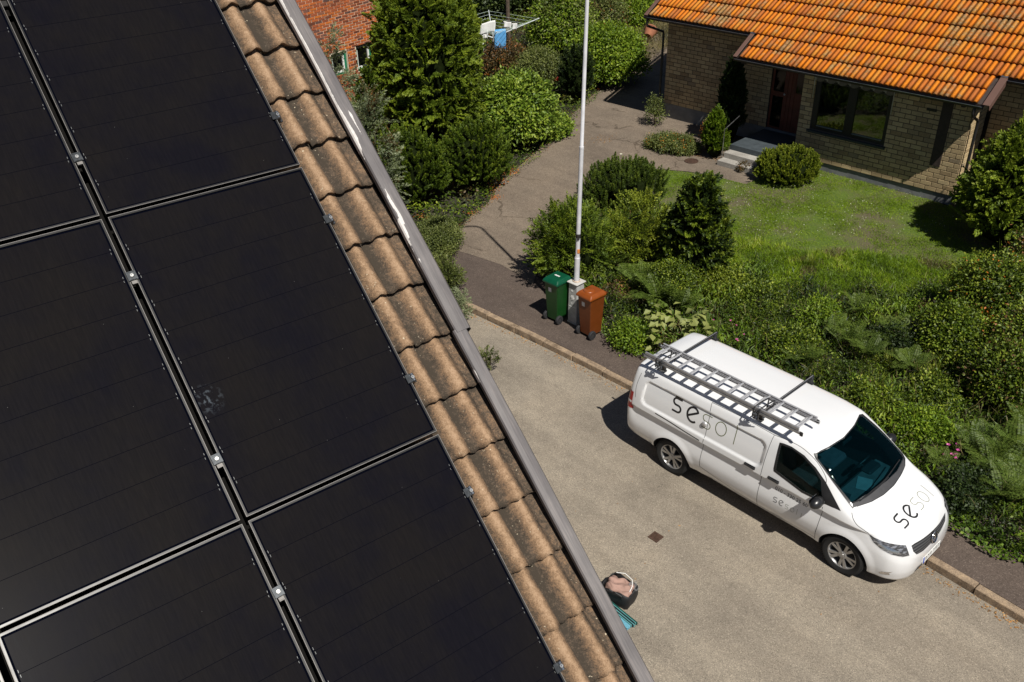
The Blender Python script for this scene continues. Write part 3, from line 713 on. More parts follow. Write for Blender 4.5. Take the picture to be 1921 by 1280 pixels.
def flashing(name, S0, S1, xi, xt, xo, lift, wob, seed):
    r = random.Random(seed); n = int((S1-S0)/.06)+1; V = []; E = []; ph = [r.random()*6 for _ in range(4)]
    for i in range(n):
        S = S0+(S1-S0)*i/(n-1)
        w1 = wob*(.5*math.sin(S*2.1+ph[0])+.5*math.sin(S*5.7+ph[1])); w2 = wob*(.5*math.sin(S*1.7+ph[2])+.5*math.sin(S*4.1+ph[3]))
        P = [(xi+.004+w1, -.066, 0), (xi+w1, -.030+lift, 0), (xi+.007+w1, -.020+lift, .03), ((xi+xt)/2, -.016+lift+w2*.3, .5), (xt+w2, -.014+lift, .85), (xt+.004+w2, -.018+lift, .87), (xo+w2, -.062+lift, 1), (xo+.002+w2, -.20, 1), (xo-.012, -.205, 1)]
        for (x, z, e) in P: V.append((x, -S, z)); E.append(e)
    m_ = 9; F = [(i*m_+k, (i+1)*m_+k, (i+1)*m_+k+1, i*m_+k+1) for i in range(n-1) for k in range(m_-1)]
    F.append(tuple(range(m_-1, m_-5, -1)))
    F = [f for f in F if len(f) == 4]
    o = fastmesh(name, V, F, [0.5]*len(F), FM, roofn); a = o.data.attributes.new('edge', 'FLOAT', 'POINT'); a.data.foreach_set('value', E)
    so_ = o.modifiers.new('thick', 'SOLIDIFY'); so_.thickness = .002; so_.offset = -1
    return o
flashing('verge_flashing', -3.95, -1.36, 1.478, 1.585, 1.618, .004, .003, 3)
flashing('verge_flashing', -1.38, 1.245, 1.496, 1.580, 1.612, .0, .005, 8)
flashing('verge_flashing', 1.225, 3.9, 1.486, 1.560, 1.590, -.005, .003, 5)
mb = MB()
for S in (-1.37, 1.24): mb.box((1.55, -S, -.0125), (.105, .006, .004))
# gable and walls below (seen only from elsewhere)
mb = MB(); eS, rS = 3.75, -3.9
pe = NI @ Vector((0, -eS, -.25)); pr = NI @ Vector((0, -rS, -.25)); xg = (NI @ Vector((1.38, 0, 0))).x; x0 = xg-13
wy0 = pe.y+.35; zE = pe.z+.2; wy1 = 2*pr.y-wy0
poly = [(wy0, 0), (wy1, 0), (wy1, zE), (pr.y, pr.z), (wy0, zE)]
for x in (xg, x0): mb.add([(x, y, z) for y, z in poly], [(0, 1, 2, 3, 4)])
mb.add([(xg, wy0, 0), (x0, wy0, 0), (x0, wy0, zE), (xg, wy0, zE), (xg, wy1, 0), (x0, wy1, 0), (x0, wy1, zE), (xg, wy1, zE)], [(0, 1, 2, 3), (4, 5, 6, 7)])
mb.build('wall', plain('pale_render', (.5, .46, .4), .9, bmp=.2), near)
mb = MB(); q = [NI @ Vector((xx, -rS, -.16)) for xx in (1.55, -12)]; dy = pr.y-pe.y
mb.add([q[0], q[1], (q[1].x, q[1].y+dy, q[1].z-dy*math.tan(rd)), (q[0].x, q[0].y+dy, q[0].z-dy*math.tan(rd))], [(0, 1, 2, 3)]); mb.build('rear_roof', M['neartile'], near)
# ---------------------------------------------------------------- panels
def cellmat():
    m, nt, b = newmat('black_solar_cell', .32, (.012, .011, .012), 0, .5); o = coord(nt)
    oi = node(nt, 'ObjectInfo')
    tc = node(nt, 'TexCoord'); s = node(nt, 'Mapping'); nt.links.new(tc.outputs['Object'], s.inputs[0]); s.inputs['Scale'].default_value = (30, 2.0, 1)
    n = noise(nt, s.outputs[0], 3, 5, .7); n2 = noise(nt, coord(nt, 'World'), 2.2, 4, .6)
    c = ramp(nt, n2, [(.35, (.0062, .0060, .0085)), (.5, (.0078, .0073, .0084)), (.66, (.0090, .0082, .0084))])
    c = mixc(nt, .5, c, ramp(nt, n, [(.3, (.75, .75, .8)), (.7, (1.5, 1.4, 1.3))]), 'MULTIPLY')
    # dust specks and rain streaks
    vo = node(nt, 'TexVoronoi'); vo.inputs['Scale'].default_value = 9; nt.links.new(coord(nt, 'World'), vo.inputs['Vector'])
    sp = ramp(nt, vo.outputs['Distance'], [(.006, (1, 1, 1)), (.018, (0, 0, 0))])
    g = node(nt, 'NewGeometry'); dst = node(nt, 'VectorMath', operation='DISTANCE'); nt.links.new(g.outputs['Position'], dst.inputs[0])
    dp = RF @ Vector((.085, -1.10, 0)); dst.inputs[1].default_value = dp
    near_ = node(nt, 'MapRange'); nt.links.new(dst.outputs['Value'], near_.inputs[0]); near_.inputs[1].default_value = .02; near_.inputs[2].default_value = .09; near_.inputs[3].default_value = 1; near_.inputs[4].default_value = 0
    sm = ramp(nt, noise(nt, coord(nt, 'World'), 42, 4, .6), [(.5, (0, 0, 0)), (.62, (1, 1, 1))])
    smear = math_(nt, 'MULTIPLY', near_.outputs[0], sm)
    c = mixc(nt, math_(nt, 'MULTIPLY', sp, .35), c, (.3, .3, .28)); c = mixc(nt, math_(nt, 'MULTIPLY', smear, .35), c, (.16, .19, .22))
    nt.links.new(c, b.inputs['Base Color']); b.inputs['Coat Weight'].default_value = .22; b.inputs['Coat Roughness'].default_value = .035; b.inputs['Coat IOR'].default_value = 1.3
    b.inputs['Specular IOR Level'].default_value = .006
    rr = node(nt, 'MapRange'); rr.inputs[3].default_value = .22; rr.inputs[4].default_value = .32; nt.links.new(n, rr.inputs[0]); nt.links.new(rr.outputs[0], b.inputs['Roughness'])
    return m
CELL = cellmat()
FRM = plain('black_anodised_frame', (.012, .012, .012), .35, .3, var=.1); EDG = plain('frame_edge_glint', (.17, .16, .15), .5, .2, var=.12, scale=30)  # EDG: pale colour standing for sun glints along the frame edges
BACK = plain('panel_backsheet', (.0015, .002, .005), .9, var=.1, spec=0); TICK = plain('solder_tick', (.2, .21, .21), .5, .3, var=.1)
PW, PL = 1.083, 1.706
def make_panel():
    e = empty('solar_panel', Matrix())
    mb = MB(); b = .011
    for (cx, cy, dx, dy) in ((PW/2, b/2, PW, b), (PW/2, PL-b/2, PW, b), (b/2, PL/2, b, PL-2*b), (PW-b/2, PL/2, b, PL-2*b)): mb.box((cx, cy, -.017), (dx, dy, .034))
    f = mb.build('frame', FRM, e)
    mb = MB(); k = .0024
    for (cx, cy, dx, dy) in ((PW/2, k/2, PW, k), (PW/2, PL-k/2, PW, k), (k/2, PL/2, k, PL-2*k), (PW-k/2, PL/2, k, PL-2*k)): mb.box((cx, cy, .0005), (dx, dy, .003))
    mb.build('edge_glint', EDG, f)  # pale strips paint the sun glint on the frame edges
    mb = MB(); mb.box((PW/2, PL/2, -.010), (PW-2*b, PL-2*b, .008)); mb.build('backsheet', BACK, e)
    mb = MB(); n = 10; m0 = .020; ch = (PL-2*m0)/n
    mb.box((0, 0, 0), (PW-2*.020, ch-.0022, .002)); row = mb.build('cell_row', CELL, e); row.matrix_basis = Matrix.Translation((PW/2, m0+ch*.5, -.0065))
    for i in range(1, n): copyof(row, e, Matrix.Translation((PW/2, m0+ch*(i+.5), -.0065)))
    mb = MB()
    for i in range(1, n):
        for dx_, dyy in ((.024, .012), (.0265, -.010)):
            mb.box((dx_, m0+ch*i+dyy, -.0035), (.0016, .013, .001)); mb.box((PW-dx_, m0+ch*i+dyy, -.0035), (.0016, .010, .001))
    tag(mb.build('solder_ticks', TICK, e), kind='stuff')
    return e
def copytree(o, parent=None):
    c = o.copy(); col.objects.link(c); c.parent = parent
    for ch in list(o.children): copytree(ch, c)
    return c
pn = None
colnames = {0: 'in the column beside the bare roof tiles', 1: 'in the second column from the bare roof tiles', 2: 'in the third column, cut off by the left picture edge'}
rownames = {-1: 'uppermost', 0: 'middle', 1: 'lowest'}
for ci, x0 in enumerate((.0165, -1.0995, -2.216)):
    for rw in (-1, 0, 1):
        if ci == 2 and rw < 0: pass
        e = make_panel() if pn is None else copytree(pn); pn = pn or e
        y = -(rw+1)*1.727+.0105
        e.matrix_basis = RF @ Matrix.Translation((x0, y, 0)) @ Matrix.Rotation(random.uniform(-.0008, .0008), 4, 'Z')
        e.name = 'solar_panel'
        tag(e, '%s black solar panel %s' % (rownames[rw], colnames[ci]), 'solar panel', 'black solar panels on the tiled roof')
# rails and clamps
rail = plain('dark_mounting_rail', (.02, .02, .02), .5, .4)
for S in (-1.40, -.36, .36, 1.40, 2.10, 3.09):
    e = empty('mounting_rail', RF @ Matrix.Translation((-2.2, -S, -.06)), None, 'rail', 'rails under the solar panels')
    e['label'] = {-1.40: 'dark rail under the uppermost solar panels near their top', -.36: 'dark rail under the lower part of the uppermost panels', .36: 'dark rail under the upper part of the middle panels', 1.40: 'dark rail under the lower part of the middle panels', 2.10: 'dark rail under the upper part of the lowest panels', 3.09: 'dark rail under the lower part of the lowest panels'}[S]
    mb = MB(); mb.box((1.66, 0, 0), (3.33, .038, .035), cham=.003); mb.build('rail_bar', rail, e)
    mb = MB(); mb.box((3.327, 0, 0), (.004, .042, .039)); mb.build('end_cap', FRM, e)
ALU = plain('clamp_aluminium', (.05, .055, .06), .38, .7, var=.3, scale=60); BOLT = plain('steel_bolt', (.62, .62, .6), .3, .9, var=.1)
def make_clamp(edge):
    e = empty('panel_clamp', Matrix()); mb = MB()
    if not edge:
        mb.box((0, 0, .0045), (.050, .052, .006), cham=.0015); mb.box((0, 0, -.02), (.022, .05, .045))
        mb.box((0, .021, .009), (.036, .004, .004)); mb.box((0, -.021, .009), (.036, .004, .004)); pl = mb.build('plate', ALU, e)
        mb = MB(); mb.box((0, -.034, -.002), (.026, .014, .008)); mb.box((0, -.044, .0), (.026, .004, .012)); mb.build('bracket', EDG, e)
    else:
        mb.box((-.012, 0, .0045), (.028, .05, .006), cham=.0015); mb.box((.013, 0, -.02), (.030, .05, .05), cham=.004); mb.box((.031, 0, -.042), (.028, .046, .012), cham=.002); pl = mb.build('plate', ALU, e)
        mb = MB(); mb.tube([(.014, -.022, .006), (.014, .022, .006)], .009, 10); mb.build('pressed_lip', plain('lip_metal', (.3, .32, .34), .28, .9), e)
    x = 0 if not edge else .012
    mb = MB(); mb.lathe([(.0105, .006), (.0105, .0125), (.009, .0145), (.0045, .0145), (.0045, .010), (0, .010)], 16, Matrix.Translation((x, 0, .003 if edge else 0))); mb.build('bolt', BOLT, e)
    return e
protos = {}
cl_lab = {-.362: 'the uppermost panels', .359: 'the upper half of the middle panels', 1.399: 'the lower half of the middle panels', 2.102: 'the lowest panels, below the crossing gap'}
for U, S, edge in ((0.0025, -.362, 0), (.0025, .359, 0), (.0025, 1.399, 0), (.0025, 2.102, 0), (1.1005, -.345, 1), (1.1005, .363, 1), (1.1005, 1.394, 1), (1.1005, 2.084, 1), (1.1005, 3.087, 1)):
    if edge in protos: e = copytree(protos[edge])
    else: e = protos[edge] = make_clamp(edge)
    e.matrix_basis = RF @ Matrix.Translation((U, -S, .002)) @ Matrix.Rotation(random.uniform(-.05, .05), 4, 'Z')
    if not edge: lab = 'small grey clamp with bolt in the gap between '+cl_lab[S]
    else: lab = 'small dark end clamp at the panel edge, '+{-.345: 'topmost of five', .363: 'second from the top', 1.394: 'middle of five', 2.084: 'fourth from the top', 3.087: 'lowest at the picture edge'}[S]
    tag(e, lab, 'clamp', 'end clamps beside the roof tiles' if edge else 'middle clamps in the panel gap')
# ================================================================ red brick house behind the trees
rw = np.array([-3.16, 29.83]); ang = R(50)
redh = empty('red_brick_house', rz((rw[0], rw[1], .2), ang), 'red brick house with green framed basement windows and a dark boarded wing', 'house')
rhI = redh.matrix_basis.inverted()
def onred(px, py, N=0.0):
    d = ray(px, py); P0 = np.array([rw[0], rw[1], 0])+N*np.array([-math.sin(ang), math.cos(ang), 0]); n = np.array([-math.sin(ang), math.cos(ang), 0])
    t = ((P0-[0, 0, CH])@n)/(d@n); return rhI @ Vector(np.array([0, 0, CH])+d*t)
wt = [onred(667, 85), onred(695.5, 77.5), onred(699.5, 127)]
W1 = (wt[0].x, wt[1].x+.03, wt[2].z, wt[1].z)
w2 = [onred(649, 95), onred(645, 141)]
W2 = (w2[0].x-.60, w2[0].x+.03, w2[1].z, w2[0].z)
walls = [brickwall(redh, (0, 0, 0), UX, UY, -7.0, 0, -.2, 6.6, [W1, W2], .252, .0765, .017, M['rbrick'], M['rmortar'], 0)]
walls.append(brickwall(redh, (-7.0, 0, 0), (0, 1, 0), (-1, 0, 0), .0, 8.2, -.2, 6.6, [], .252, .0765, .017, M['rbrick'], M['rmortar'], 0))
def rkey(p):
    wp = redh.matrix_basis @ p; q = CM @ (np.array(wp)-np.array([0, 0, CH])); px = 960.5+CF*q[0]/q[2]; py = 640+CF*q[1]/q[2]
    return abs(px-690)+abs(py-60)
laybricks(redh, walls, 300, rkey)
for i, (a, b_, z0, z1) in enumerate((W1, W2)):
    mb = MB(); fr = .07; cx, cz = (a+b_)/2, (z0+z1)/2
    for (x, z, dx, dz) in ((cx, z1-fr/2, b_-a, fr), (cx, z0+fr/2, b_-a, fr), (a+fr/2, cz, fr, z1-z0-2*fr), (b_-fr/2, cz, fr, z1-z0-2*fr)): mb.box((x, .10, z), (dx, .08, dz))
    wo = mb.build('window_frame', M['greenpaint'], redh)
    mb = MB(); f2 = .05; a2, b2, y0, y1 = a+fr, b_-fr, z0+fr, z1-fr
    for (x, z, dx, dz) in ((cx, y1-f2/2, b2-a2, f2), (cx, y0+f2/2, b2-a2, f2), (a2+f2/2, cz, f2, y1-y0-2*f2), (b2-f2/2, cz, f2, y1-y0-2*f2)): mb.box((x, .115, z), (dx, .05, dz))
    mb.build('sash', M['whitepaint'], wo)
    mb = MB(); mb.box((cx, .125, cz), (b2-a2-.02, .01, y1-y0-.02)); mb.build('pane', M['houseglass'], wo)
    mb = MB(); n = 4 if i == 0 else 6
    for k in range(n): mb.box((b2-.03-k*.018, .18+.012*math.sin(k*2.1), cz), (.022, .012, y1-y0))
    mb.build('curtain', M['cloth_w'], wo)
    mb = MB(); mb.box((cx, .3, cz), (b_-a, .02, z1-z0)); mb.build('dim_room', plain('dark_interior', (.012, .011, .01), .9), wo)
mb = MB(); mb.box((-3.45, 4.15, 3.2), (6.8, 8, 6.8)); mb.build('inner_walls', M['rmortar'], redh)
# dark boarded wing to the right, board by board
mb = MB(); mb.box((.86, .75, 3.1), (1.66, .2, 6.5)); wg = mb.build('boarded_wing', M['darkwood'], redh)
bd = None
for i in range(10):
    if bd is None: mb = MB(); mb.box((0, 0, 0), (.145, .022, 6.4), cham=.004); bd = o = mb.build('board', M['darkwood'], wg)
    else: o = copyof(bd, wg)
    o.matrix_basis = Matrix.Translation((.09+i*.155, .64-(.012 if i % 2 else 0), 3.1))
mb = MB(); mb.tube([(1.72, .6, 0), (1.72, .6, 6.2)], .03, 8); mb.build('downpipe', M['greenpaint'], wg)

# ================================================================ street lamp
lp = at(1079, 606, .12); LH = 8.1
lamp = empty('street_lamp', Matrix.Translation((lp[0]+.02, lp[1]+.05, .12)), 'tall pale grey steel street lamp on a square base between the two bins', 'street lamp')
LPM = plain('pale_lamp_paint', (.60, .60, .62), .45, .1, var=.12, scale=5)
rust = plain('rusty_lamp_foot', (.45, .36, .28), .75, var=.35, scale=12)
yb = R(-47)
rb = Matrix.Rotation(yb, 4, 'Z')
mb = MB()
def frustum(mb, w0, w1, z0, z1, M_, mi=0):
    V = [Vector((sx*w0/2, sy*w0/2, z0)) for sx, sy in ((-1, -1), (1, -1), (1, 1), (-1, 1))]+[Vector((sx*w1/2, sy*w1/2, z1)) for sx, sy in ((-1, -1), (1, -1), (1, 1), (-1, 1))]
    mb.add([M_ @ v for v in V], [(3, 2, 1, 0), (4, 5, 6, 7), (0, 1, 5, 4), (1, 2, 6, 5), (2, 3, 7, 6), (3, 0, 4, 7)], mi)
frustum(mb, .25, .225, .05, .98, rb); frustum(mb, .28, .265, -.02, .05, rb); base = mb.build('base', plain('base_grey', (.38, .38, .37), .7, var=.2, scale=10), lamp, bevel=.006)
mb = MB(); mb.box((0, 0, .99), (.29, .29, .025), rb.to_3x3(), cham=.006); mb.build('base_cap', plain('cap_grey', (.48, .47, .44), .6, var=.1), lamp)
mb = MB()
for z, sx_ in ((.80, .05), (.5, .04), (.30, .05), (.2, .03)): mb.box(Vector(rb @ Vector((-.02, -.1165, z))), (sx_, .006, .035), rb.to_3x3())
mb.box(Vector(rb @ Vector((.0, -.1215, .64))), (.10, .006, .05), Matrix.Rotation(yb, 3, 'Z') @ Matrix.Rotation(.5, 3, 'Y')); mb.box(Vector(rb @ Vector((0, -.1217, .64))), (.03, .006, .11), Matrix.Rotation(yb, 3, 'Z') @ Matrix.Rotation(.3, 3, 'Y'))
mb.box(Vector(rb @ Vector((0, -.1225, .42))), (.18, .004, .008), rb.to_3x3()); mb.build('peeled_sticker', plain('sticker_white', (.7, .7, .68), .6), base)
mb = MB(); mb.lathe([(.085, 1.0), (.085, 1.02), (.066, 1.03)], 20); mb.build('collar', rust, lamp)
lean = Vector((.012, .0, 1))
P = []; r_ = []
for z, r in ((1.0, .058), (1.55, .058), (1.56, .046), (3.9, .044), (3.93, .044), (3.94, .037), (7.6, .034)): P.append((.021*(z-1), 0, z)); r_.append(r)
az = Vector((-.78, -.62))                                # arm reaches over the street
for k in range(1, 9):
    w = k/8*R(80); P.append((.139+az.x*.75*(1-math.cos(w)), az.y*.75*(1-math.cos(w)), 7.6+.75*math.sin(w))); r_.append(.032)
P.append((P[-1][0]+az.x*.5, P[-1][1]+az.y*.5, P[-1][2]+.09)); r_.append(.036)
mb = MB(); mb.tube(P[:3], r_[:3], 20); mb.tube(P[2:], r_[2:], 20); pole = sharp(mb.build('pole', LPM, lamp), 40)
mb = MB()
for z in (1.56, 3.94): mb.tube([(.021*(z-1), 0, z-.03), (.021*(z-1), 0, z+.02)], .050 if z < 2 else .046, 20)
mb.build('joint_ring', LPM, pole)
mb = MB(); mb.tube([(.021, 0, 2.02), (.022, 0, 2.10)], .056, 16); mb.box((.021, -.062, 2.05), (.05, .03, .11)); mb.build('bracket', M['darkmetal'], pole)
mb = MB(); mb.box((.03, -.050, 1.72), (.05, .01, .09)); mb.build('orange_tape', plain('orange_tape', (.6, .22, .05), .7), pole)
e_ = Vector(P[-1]); mb = MB(); d3 = Vector((az.x, az.y, .12)).normalized(); s3 = d3.cross(Vector((0, 0, 1))).normalized(); u3 = s3.cross(d3)
mb.box(e_+d3*.22, (.55, .2, .11), Matrix((d3, s3, u3)).transposed(), cham=.03); mb.build('lamp_head', LPM, lamp)
mb = MB(); mb.box(e_+d3*.28-u3*.062, (.34, .15, .02), Matrix((d3, s3, u3)).transposed(), cham=.005); mb.build('lens', M['lampglass'], lamp)

# ================================================================ wheelie bins
def make_bin(body_c, lid_c, round_lid, label, text=None):
    e = empty('wheelie_bin', Matrix(), label, 'bin', 'wheelie bins beside the street lamp')
    bm_ = plain('bin_plastic', body_c, .42, var=.1, scale=5); lm_ = plain('bin_lid_plastic', lid_c, .33, var=.08, scale=5)
    w0, d0, w1, d1, h = .30, .33, .385, .42, .97           # front faces -y
    V = [(sx*w0/2, sy*d0/2, .06) for sx, sy in ((-1, -1), (1, -1), (1, 1), (-1, 1))]+[(sx*w1/2, sy*d1/2, h) for sx, sy in ((-1, -1), (1, -1), (1, 1), (-1, 1))]
    mb = MB(); mb.add(V, [(3, 2, 1, 0), (4, 5, 6, 7), (0, 1, 5, 4), (1, 2, 6, 5), (2, 3, 7, 6), (3, 0, 4, 7)]); bo = mb.build('body', bm_, e, bevel=.018)
    mb = MB(); mb.box((0, 0, h-.02), (w1+.035, d1+.03, .035), cham=.01); mb.build('rim', bm_, bo)
    mb = MB(); k = [(-.5, -.5), (.5, -.5), (.5, .5), (-.5, .5)]
    LW, LD = w1+.05, d1+.06; z0 = h+.002
    V = [(x*LW, y*LD-.01, z0-.03) for x, y in k]+[(x*LW, y*LD-.01, z0+.02) for x, y in k]+[(x*LW*.78, y*LD*.76, z0+.085) for x, y in k]
    mb.add(V, [(3, 2, 1, 0)]+[(i, (i+1) % 4, (i+1) % 4+4, i+4) for i in range(4)]+[(i+4, (i+1) % 4+4, (i+1) % 4+8, i+8) for i in range(4)]+[(8, 9, 10, 11)])
    ld = mb.build('lid', lm_, e, bevel=.02)
    if round_lid:
        mb = MB(); mb.lathe([(0, z0+.112), (.105, z0+.108), (.122, z0+.095), (.125, z0+.07)], 32, Matrix.Translation((-.02, -.05, 0))); sharp(mb.build('round_hatch', lm_, ld), 50)
    mb = MB()
    for x in (-.12, .12): mb.box((x, d1/2+.045, h-.03), (.03, .10, .05), cham=.008)
    mb.tube([(-.16, d1/2+.085, h-.02), (.16, d1/2+.085, h-.02)], .016, 8); mb.build('handle', bm_, e)
    whm = plain('wheel_rubber', (.018, .018, .02), .7)
    for sx in (-1, 1):
        Mw = Matrix.Translation((sx*(w0/2+.035), -d0/2+.02, .10)) @ Matrix.Rotation(R(90), 4, 'Y')
        mb = MB(); mb.lathe([(.05, -.028), (.092, -.028), (.1, -.02), (.1, .02), (.092, .028), (.05, .028)], 24, Mw); wh = sharp(mb.build('wheel', whm, e), 35)
        mb = MB(); mb.lathe([(0, .022*1), (.05, .022), (.05, -.022), (0, -.022)], 16, Mw); mb.build('hub', plain('wheel_hub', (.03, .03, .032), .5), wh)
    mb = MB(); mb.tube([(-w0/2-.02, -d0/2+.02, .1), (w0/2+.02, -d0/2+.02, .1)], .012, 8); mb.build('axle', M['darkmetal'], e)
    mb = MB(); mb.box((-.035, -.0, .0), (.085, .004, .10)); o = mb.build('sticker', plain('bin_sticker', (.55, .55, .55), .5, var=.3, scale=60), bo)
    o.matrix_basis = Matrix.Translation((.0, -.1985-.001, .79)) @ Matrix.Rotation(math.atan((d1-d0)/2/(h-.06)), 4, 'X')
    return e
# the photograph sees the dark street-side face and the sunlit right face
b1 = ag(1044, 606); b2 = ag(1110, 634)
g1 = make_bin((.005, .045, .007), (.002, .062, .028), False, 'green wheelie bin left of the street lamp base')
g1.matrix_basis = rz((b1[0]+.03, b1[1]+.18, b1[2]), R(-46))
mb = MB(); 
for i, w in enumerate((.012, .02, .018, .02, .014, .02)): mb.box((-.07+i*.024, 0, 0), (w, .045 if i % 2 else .03, .002))
o = mb.build('lid_mark', M['white'] if 'white' in M else M['whitepaint'], g1); o.matrix_basis = Matrix.Translation((0, -.0, 1.0+.0605))
g2 = make_bin((.13, .032, .005), (.22, .052, .007), True, 'orange-brown wheelie bin with round hatch right of the street lamp base')
g2.matrix_basis = rz((b2[0]-.01, b2[1]+.16, b2[2]), R(-50))

# ================================================================ tool bag and plastic straps at the wall foot
bp = at(1163, 1108, .15)
bag = empty('open_bag', rz((bp[0], bp[1], .0), R(-38)), 'open black bag holding a pinkish beige jacket on the street by the roof edge', 'bag')
blk = plain('black_bag_fabric', (.008, .008, .009), .6, var=.3, scale=20)
pk = plain('dusty_pink_cloth', (.33, .205, .165), .85, var=.12, scale=12, bmp=.3)
def grid(nx, ny, f, name, mat, parent, smooth=True, thick=0):
    V = [f(i/(nx-1), j/(ny-1)) for j in range(ny) for i in range(nx)]; F = [(j*nx+i, j*nx+i+1, (j+1)*nx+i+1, (j+1)*nx+i) for j in range(ny-1) for i in range(nx-1)]
    o = fastmesh(name, V, F, [.5]*len(F), mat, parent)
    if smooth: o.data.polygons.foreach_set('use_smooth', [True]*len(F))
    if thick: s = o.modifiers.new('t', 'SOLIDIFY'); s.thickness = thick
    return o
mb = MB(); bw, bd_, bh_ = .46, .34, .27
n = 28; V = []; 
for z, k in ((0, .92), (.09, 1), (.2, 1.0), (bh_, .97)):
    for i in range(n):
        w = 2*math.pi*i/n; cx_, cy_ = math.cos(w), math.sin(w); q = (abs(cx_)**9+abs(cy_)**9)**(-1/9)
        V.append((bw/2*k*cx_*q*(1+.02*math.sin(5*w)), bd_/2*k*cy_*q*(1+.03*math.sin(7*w+z*20)), z+(.025*math.sin(4*w) if z == bh_ else 0)))
F = [(j*n+i, j*n+(i+1) % n, (j+1)*n+(i+1) % n, (j+1)*n+i) for j in range(3) for i in range(n)]; F.append(tuple(range(n-1, -1, -1)))
mb.add(V, F); o = sharp(mb.build('bag_body', blk, bag), 60); s = o.modifiers.new('t', 'SOLIDIFY'); s.thickness = .008
for sx in (-1, 1):
    mb = MB(); mb.tube([(sx*.14, -.17, .2), (sx*.14, -.2, .29), (sx*.05, -.22, .33), (-sx*.02, -.2, .29)], .011, 6); mb.build('handle', blk, bag)
def jf(u, v):
    x = (u-.5)*.40; y = (v-.5)*.29; r = 1-min(1, ((u-.5)*2)**6+((v-.5)*2)**6)
    z = .19+.10*r**.4+.020*math.sin(5*u+4*v)+.010*math.sin(13*v-9*u+1)-.02*max(0, math.sin(3.3*u+6*v))**6
    return (x+.014*math.sin(20*v)-.03*(v-.5), y+.014*math.sin(15*u), z)
jk = grid(44, 34, jf, 'jacket', pk, None); jk.matrix_basis = bag.matrix_basis.copy()
tag(jk, 'crumpled dusty pink jacket stuffed in the open black bag', 'jacket')
mb = MB(); mb.tube([(-.14, .12, .33), (-.02, .165, .345), (.12, .13, .33), (.17, .05, .30), (.18, -.04, .27)], .006, 6); mb.build('white_cord', M['whitepaint'], jk)
for (x, y, z) in ((-.12, .15, .32),):
    mb = MB(); mb.box((x, y, z), (.022, .03, .02), cham=.005); mb.build('cord_lock', blk, jk)
clr = glass('clear_plastic_film', (.3, .3, .3), .12, .35)
o = grid(10, 8, lambda u, v: (.12+.12*u, .02+.13*v, .26+.03*math.sin(9*u+4*v)+.05*(1-u)), 'plastic_bag', clr, None); o.matrix_basis = bag.matrix_basis.copy(); tag(o, 'clear crumpled plastic bag on the pink jacket', 'plastic bag')
# bundle of long turquoise and dark profiles
pp0, pp1 = at(1124, 1118, .06), at(1190, 1172, .06)
d = Vector(pp1-pp0); L = d.length+.35; ag_ = math.atan2(d.y, d.x)
bun = empty('profile_bundle', rz((pp1[0], pp1[1], .0), ag_), 'bundle of long turquoise and dark profiles lying below the black bag', 'bundle')
cols = [plain('dark_teal_profile', (.008, .06, .05), .4), plain('turquoise_profile', (.10, .30, .30), .5), plain('black_profile', (.01, .015, .02), .4), plain('light_blue_profile', (.12, .33, .42), .55, var=.4, scale=90)]
for i, (k, w) in enumerate(((0, .022), (1, .012), (2, .02), (1, .014), (2, .022), (1, .016), (3, .075))):
    y = -(.0, .02, .038, .056, .076, .096, .145)[i]
    mb = MB(); mb.box((-L/2, y+.06, .03+.004*(i % 3)), (L-.02*(i % 3)-(.05 if k == 3 else 0), w, .05), cham=.003); mb.build('profile', cols[k], bun)

# ================================================================ rotary clothes line with laundry
cp0 = ag(926, 150)
cy = 36.0; cx = ray(926, 100)[0]/ray(926, 100)[1]*cy
zt = above(935, 20, cx, cy); zb = above(925, 70, cx, cy)
hub = empty('rotary_clothes_line', rz((cx, cy, .2), 0), 'white rotary clothes dryer with its arms open in the garden behind', 'clothes dryer')
WM = plain('white_line_metal', (.62, .65, .66), .4, .2)
zc = zb-.2
mb = MB(); mb.tube([(0, 0, 0), (0, 0, zc+.62)], .022, 8); mb.build('pole', WM, hub)
ends = []
for k in range(4):
    w = R(5+90*k); e2 = Vector((1.8*math.cos(w), 1.8*math.sin(w), zc+.62)); ends.append(e2)
    mb = MB(); mb.tube([(0, 0, zc-.02), e2], .017, 6); mb.build('arm', WM, hub)
mb = MB()
for q in range(5):
    f = .45+.13*q
    for k in range(4):
        a_, b_ = ends[k], ends[(k+1) % 4]; c0 = Vector((0, 0, zc))
        pa, pb = c0.lerp(a_, f), c0.lerp(b_, f); mb.tube([pa, pb], .0045, 4)
tag(mb.build('cord', plain('line_cord', (.5, .6, .55), .6), hub), kind='stuff')
def laundry(name, p0, p1, drop, mat, label, cat, grp=None, wob=.03):
    p0, p1 = Vector(p0), Vector(p1)
    def f(u, v):
        p = p0.lerp(p1, u); return (p.x+wob*math.sin(7*u+3*v), p.y+wob*math.sin(9*u+2*v)*v, p.z-drop*v*(1-.08*math.sin(3.1*u)))
    o = grid(10, 8, f, name, mat, None, thick=.006); o.matrix_basis = hub.matrix_basis.copy(); return tag(o, label, cat, grp)
def lpt(px, py):                                       # on the vertical plane through the dryer
    y = cy-.75; x = ray(px, py)[0]/ray(px, py)[1]*y; return Vector((x-cx, -.75, above(px, py, x, y)-.2))
laundry('towel', lpt(926, 56), lpt(948, 54), .80, M['cloth_b'], 'light blue towel hanging on the rotary clothes dryer', 'towel', wob=.02)
laundry('sheet', lpt(899, 46), lpt(928, 38), .42, M['cloth_w'], 'white cloth on the left side of the rotary clothes dryer', 'laundry')
laundry('cloth', lpt(908, 56), lpt(914, 57), .33, M['cloth_w'], 'small white garment hanging below the white cloth at left', 'laundry')
laundry('cloth', lpt(944, 40), lpt(958, 42), .22, M['cloth_w'], 'white garment right above the blue towel', 'laundry')
